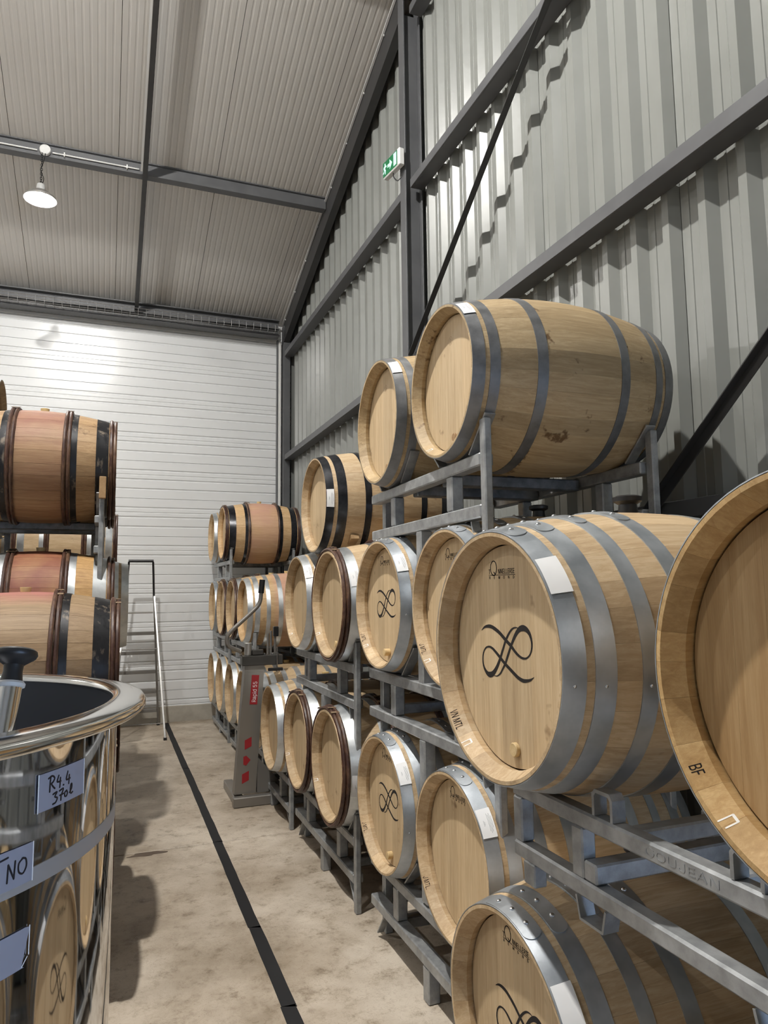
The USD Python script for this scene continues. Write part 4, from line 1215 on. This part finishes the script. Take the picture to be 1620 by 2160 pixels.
# ------------------------------------------------------------------ lamp, cables, exit sign
JB = (-0.75, 7.455)
LAMPLAB = ('small bright pendant lamp hanging from the roof purlin by a chain', 'strong pendant lamp above the frame over the near end of the aisle', 'unseen pendant lamp above the left bay, lighting the hall from the left', 'unseen pendant lamp at the far end of the left bay, lighting the far hall')
for i, (x, y_, zb) in enumerate(LAMPS):
    if i < 3:
        lamp = thing('pendant_lamp', LAMPLAB[i], 'lamp', (x, y_, zb))
        obj('bulb', trimesh.creation.icosphere(3, 0.075).apply_scale([1, 1, 0.42]), ('bulb_small', 'bulb', 'bulb_side')[i], lamp, smooth=True)
        obj('shade', lathe([(0.155, 0.012), (0.150, 0.030), (0.085, 0.085), (0.045, 0.110), (0.040, 0.110), (0.080, 0.082), (0.145, 0.026), (0.150, 0.010)], 48), 'alu', lamp)
        obj('housing', lathe([(1e-5, 0.064), (0.050, 0.064), (0.042, 0.125), (0.035, 0.170), (1e-5, 0.172)], 32), 'pvc_grey', lamp)
        for k in range(14):
            zz = 0.188 + k * 0.0235
            th = np.linspace(0, 2 * np.pi, 12, endpoint=False)
            lk = np.stack([0.009 * np.cos(th), np.zeros(12), 0.016 * np.sin(th)], 1)
            if k % 2:
                lk = lk[:, [1, 0, 2]]
            obj('chain_link', tube(lk + [0, 0, zz], 0.003, 6, closed=True), 'cable_black', lamp)
        obj('lead', tube(catmull([(0.012, 0, 0.17), (0.022, 0, 0.24), (-0.010, 0.01, 0.33), (0.018, 0, 0.42), (0.03, -0.01, 0.50)], 4), 0.004, 6), 'cable_black', lamp)
    else:
        dup(lamp, LAMPLAB[i], (x, y_, zb))
cond = thing('conduit_run', 'white electrical conduit clipped along the purlin', 'conduit', (0, 0, 0))
zc = roof(7.5) - 0.105
obj('pipe', tube([(-4.5, 7.487, zc), (-0.80, 7.487, zc)], 0.008, 8), 'pvc_white', cond)
obj('pipe', tube([(-0.66, 7.487, zc), (0.17, 7.487, zc)], 0.008, 8), 'pvc_white', cond)
for xx in (-1.2, -0.55, 0.05, -2.0):
    obj('clip', box(xx - 0.006, xx + 0.006, 7.470, 7.4995, zc - 0.022, zc + 0.02, 0.001), 'pvc_white', cond)
obj('junction_box', disc((-0.727, 7.499, zc + 0.008), 0.052, 0.045, (0, -1, 0), 32, 0.006), 'pvc_white', None, 'round white junction box on the purlin above the lamp', 'junction box')

tray = thing('cable_tray', 'wire basket cable tray full of black cables along the eave', 'cable tray', (0, 0, 0))
ty, tz = 9.40, 5.255
for k, (dy, dz) in enumerate(((0, 0.08), (0, 0.04), (0, 0), (0.05, 0), (0.10, 0), (0.10, 0.05))):
    obj('long_wire', tube([(-4.2, ty + dy, tz + dz), (2.12, ty + dy, tz + dz)], 0.003, 6), 'wire_steel', tray)
obj('cross_wires', cat([tube([(x, ty - 0.003, tz + 0.085), (x, ty - 0.003, tz - 0.003), (x, ty + 0.103, tz - 0.003), (x, ty + 0.103, tz + 0.055)], 0.0025, 5) for x in np.arange(-4.15, 2.12, 0.10)]), 'wire_steel', tray, kind='stuff')
for k in range(4):
    xs = np.linspace(-4.2, 2.1, 60)
    p = np.stack([xs, ty + 0.02 + 0.02 * k + 0.008 * np.sin(xs * 2.1 + k), tz + 0.018 + 0.012 * (k % 2) + 0.007 * np.sin(xs * 3.3 + 2 * k)], 1)
    obj('cable', tube(p, 0.008, 6), 'cable_black', tray)

sign = thing('exit_sign', 'green lit emergency exit sign box on the gable post', 'exit sign', (2.180, 5.105, 5.235), 9.0)
obj('housing', box(-0.050, 0.0, -0.025, 0.245, -0.070, 0.080, 0.006), 'pvc_white', sign)
obj('legend_panel', box(-0.0525, -0.0505, 0.008, 0.240, -0.060, 0.071, 0.001), 'sign_green', sign, 'green legend panel')


def on_sign(P):
    me = flat(P, 0.0008)
    w = me.vertices
    me.vertices = np.stack([-0.0528 - w[:, 2], 0.125 - w[:, 0] * 0.95, 0.006 + w[:, 1]], 1)
    return me


man = unary_union([Point(-0.085, 0.040).buffer(0.009), LineString([(-0.083, 0.028), (-0.092, -0.004)]).buffer(0.010), LineString([(-0.092, -0.004), (-0.076, -0.020), (-0.082, -0.045)]).buffer(0.006),
                   LineString([(-0.092, -0.004), (-0.104, -0.026), (-0.116, -0.030)]).buffer(0.006), LineString([(-0.083, 0.026), (-0.068, 0.010), (-0.060, 0.014)]).buffer(0.005), LineString([(-0.083, 0.026), (-0.102, 0.018), (-0.106, 0.004)]).buffer(0.005)])
obj('running_figure', on_sign(man), 'sign_lit', sign, 'white running figure')
obj('arrow', on_sign(Polygon([(-0.040, 0.014), (-0.004, 0.014), (-0.004, 0.044), (0.040, 0.0), (-0.004, -0.044), (-0.004, -0.014), (-0.040, -0.014)])), 'sign_lit', sign, 'white arrow')
from shapely.geometry import box as SB
obj('doorway', on_sign(SB(0.062, -0.052, 0.110, 0.056)), 'sign_lit', sign, 'white doorway symbol')
obj('lead', tube(catmull([(-0.03, 0.11, -0.076), (-0.03, 0.10, -0.12), (-0.01, 0.075, -0.155), (0.012, 0.05, -0.13)], 5), 0.005, 6), 'cable_black', sign)

# ------------------------------------------------------------------ floor line, ladder, lift
r4 = np.random.default_rng(11)
tape = thing('floor_tape', 'black tape line running down the concrete aisle', 'tape line', (0, 0, 0))
segs = [(1.2, 2.40, 0.003), (2.425, 3.02, -0.002), (3.02, 3.75, 0.002), (3.75, 5.06, 0.0), (5.06, 7.2, 0.002), (7.2, 9.70, 0.0)]
for a, b, off in segs:
    n = max(6, int((b - a) / 0.12))
    ys = np.linspace(a, b, n)
    lx = 0.727 + off - 0.030 + r4.normal(0, 0.0010, n)
    rx = 0.727 + off + 0.030 + r4.normal(0, 0.0010, n)
    if a > 2.41 and a < 2.43:
        ys[0] += 0.01
    P = Polygon(list(zip(lx, ys)) + list(zip(rx[::-1], ys[::-1] + np.where(np.arange(n) == n - 1, -0.02, 0) * (a > 2.4))))
    obj('tape_strip', flat(P, 0.0012).apply_translation([0, 0, 0.0004]), 'tape_black', tape)

lad = thing('step_ladder', 'aluminium step ladder standing open against the white wall', 'ladder', (0, 0, 0))
HW = 0.145


def rail(xb, yb, zb, xt, yt, zt, w, h, name, mat, lab=None):
    obj(name, bar((xb, yb, zb), (xt, yt, zt), w, h, 0.003, up=(0, 1, 0)), mat, lad, lab)


for s in (-1, 1):
    cx = 0.355
    rail(cx + s * 0.27, 9.62, 0.02, cx + s * 0.165, 9.25, 1.62, 0.022, 0.05, 'step_rail', 'alu_tread')
    rail(cx + s * 0.285, 8.62, 0.02, cx + s * 0.165, 9.19, 1.62, 0.022, 0.03, 'support_rail', 'alu')
    rail(cx + s * 0.163, 9.24, 1.60, cx + s * 0.140, 9.16, 2.04, 0.024, 0.026, 'handle_post', 'rubber')
    obj('foot', box(cx + s * 0.285 - 0.018, cx + s * 0.285 + 0.018, 8.60, 8.64, 0.0, 0.03, 0.003), 'rubber', lad)
    obj('foot', box(cx + s * 0.27 - 0.018, cx + s * 0.27 + 0.018, 9.59, 9.65, 0.0, 0.03, 0.003), 'rubber', lad)
obj('handle_bar', tube([(0.355 - 0.145, 9.16, 2.05), (0.355 + 0.145, 9.16, 2.05)], 0.018, 10), 'rubber', lad)
for zt in (0.20, 0.44, 0.69, 0.93, 1.17):
    f = zt / 1.62
    yy, hw = 9.62 - 0.37 * f, 0.27 - 0.105 * f
    obj('tread', box(0.355 - hw + 0.012, 0.355 + hw - 0.012, yy - 0.04, yy + 0.04, zt - 0.024, zt + 0.014, 0.003), 'alu_tread', lad)
obj('platform', box(0.355 - 0.15, 0.355 + 0.15, 9.12, 9.34, 1.415, 1.435, 0.004), 'alu', lad)
for zt in (0.18, 1.0):
    f = zt / 1.62
    yy, hw = 8.62 + 0.57 * f, 0.285 - 0.12 * f
    obj('cross_brace', tube([(0.355 - hw, yy, zt), (0.355 + hw, yy, zt)], 0.0065, 8), 'alu_tread', lad)

LX, LY = 1.065, 5.86
lift = thing('barrel_lift', 'steel barrel lift with red chevrons standing between the racks', 'barrel lift', (LX, LY, 0))
mast = obj('mast', cat([trimesh.Trimesh([(-0.103, -0.05, 0.085), (0.065, -0.05, 0.085), (0.065, 0.05, 0.085), (-0.103, 0.05, 0.085), (-0.030, -0.05, 1.075), (0.128, -0.05, 1.075), (0.128, 0.05, 1.075), (-0.030, 0.05, 1.075)],
                                      [[0, 2, 1], [0, 3, 2], [4, 5, 6], [4, 6, 7], [0, 1, 5], [0, 5, 4], [1, 2, 6], [1, 6, 5], [2, 3, 7], [2, 7, 6], [3, 0, 4], [3, 4, 7]], process=False)]), 'lift_steel', lift, smooth=False)
obj('name_plate', bar((0.040, -0.0513, 0.77), (0.056, -0.0513, 1.00), 0.060, 0.0020, 0, up=(0, 1, 0)), 'lift_red', mast, 'dark red plate lettered Rapid 55')
tx = meshkit.text_mesh('Rapid 55', 0.036, 0.0006)
w = tx.vertices
k_ = 0.16 / (w[:, 0].max() - w[:, 0].min())
tx.vertices = np.stack([0.058 - w[:, 1] * 0.9 + w[:, 0] * k_ * 0.07, -0.0527 - w[:, 2], 0.785 + w[:, 0] * k_], 1)
tx.fix_normals()
obj('lettering', tx, 'paper', mast)
for i, zc_ in enumerate((0.47, 0.34, 0.21)):
    P = Polygon([(-0.045, 0.03), (0.015, 0.06), (0.015, -0.03), (-0.045, -0.06)]) if i != 1 else Polygon([(-0.045, 0.035), (-0.02, 0.045), (0.018, 0.0), (-0.02, -0.05), (-0.045, -0.04)])
    me = flat(P, 0.001)
    v = me.vertices
    me.vertices = np.stack([v[:, 0] * 0.9 - 0.020 + zc_ * 0.074, -0.0503 - v[:, 2], zc_ + v[:, 1] * 0.80], 1)
    me.fix_normals()
    obj('chevron', me, 'lift_red', mast, 'red warning patch')
obj('base_bar', box(-0.120, 0.30, -0.12, -0.052, 0.0, 0.075, 0.006), 'lift_steel', lift)
obj('base_leg', box(-0.105, -0.03, -0.0515, 0.50, 0.0, 0.07, 0.005), 'lift_steel', lift)
obj('gusset', trimesh.Trimesh([(0.076, -0.045, 0.08), (0.32, -0.045, 0.08), (0.076, -0.045, 0.36), (0.076, -0.005, 0.08), (0.32, -0.005, 0.08), (0.076, -0.005, 0.36)], [[0, 1, 2], [3, 5, 4], [0, 3, 4], [0, 4, 1], [1, 4, 5], [1, 5, 2], [0, 2, 5], [0, 5, 3]], process=False), 'alu_tread', lift, smooth=False)
obj('cross_head', box(-0.055, 0.275, -0.07, 0.03, 1.077, 1.155, 0.004), 'lift_dark', lift)
for xx in (0.02, 0.09, 0.13, 0.20, 0.24, -0.06):
    obj('bolt', disc((xx, -0.02, 1.1552), 0.012, 0.014, (0, 0, 1), 8, 0.002), 'rivet_steel', lift)
obj('handle', tube(catmull([(-0.06, -0.03, 1.19), (-0.155, -0.04, 1.235), (-0.175, -0.04, 1.29), (-0.145, -0.04, 1.35), (0.02, -0.04, 1.50), (0.085, -0.04, 1.575), (0.10, -0.04, 1.68)], 6), 0.017, 12), 'lift_steel', lift)
obj('grip', tube([(0.098, -0.04, 1.655), (0.108, -0.04, 1.765)], 0.023, 14), 'rubber', lift, 'black rubber grip')
obj('pivot', disc((0.0, -0.02, 1.1556), 0.03, 0.10, (0, 0, 1), 20, 0.003), 'alu', lift)
obj('pump_block', box(0.03, 0.12, -0.05, 0.01, 1.1556, 1.20, 0.006), 'lift_dark', lift)
for xx, hh in ((0.165, 0.17), (0.19, 0.19), (0.225, 0.21)):
    obj('guide_rod', tube([(xx, 0.0, 1.1556), (xx, 0.0, 1.1556 + hh)], 0.010, 10), 'lift_steel', lift)
obj('clamp', box(0.21, 0.25, -0.022, 0.022, 1.30, 1.38, 0.004), 'rubber', lift)
obj('threaded_rod', tube([(0.225, -0.08, 1.02), (0.225, -0.08, 1.22)], 0.006, 8), 'rivet_steel', lift)
obj('pad', box(0.15, 0.27, -0.10, -0.075, 1.03, 1.055, 0.004), 'rubber', lift)
for s in (-0.04, 0.22):
    obj('wheel', disc((s + 0.03, 0.49, 0.045), 0.045, 0.03, (1, 0, 0), 24, 0.006), 'rubber', lift)
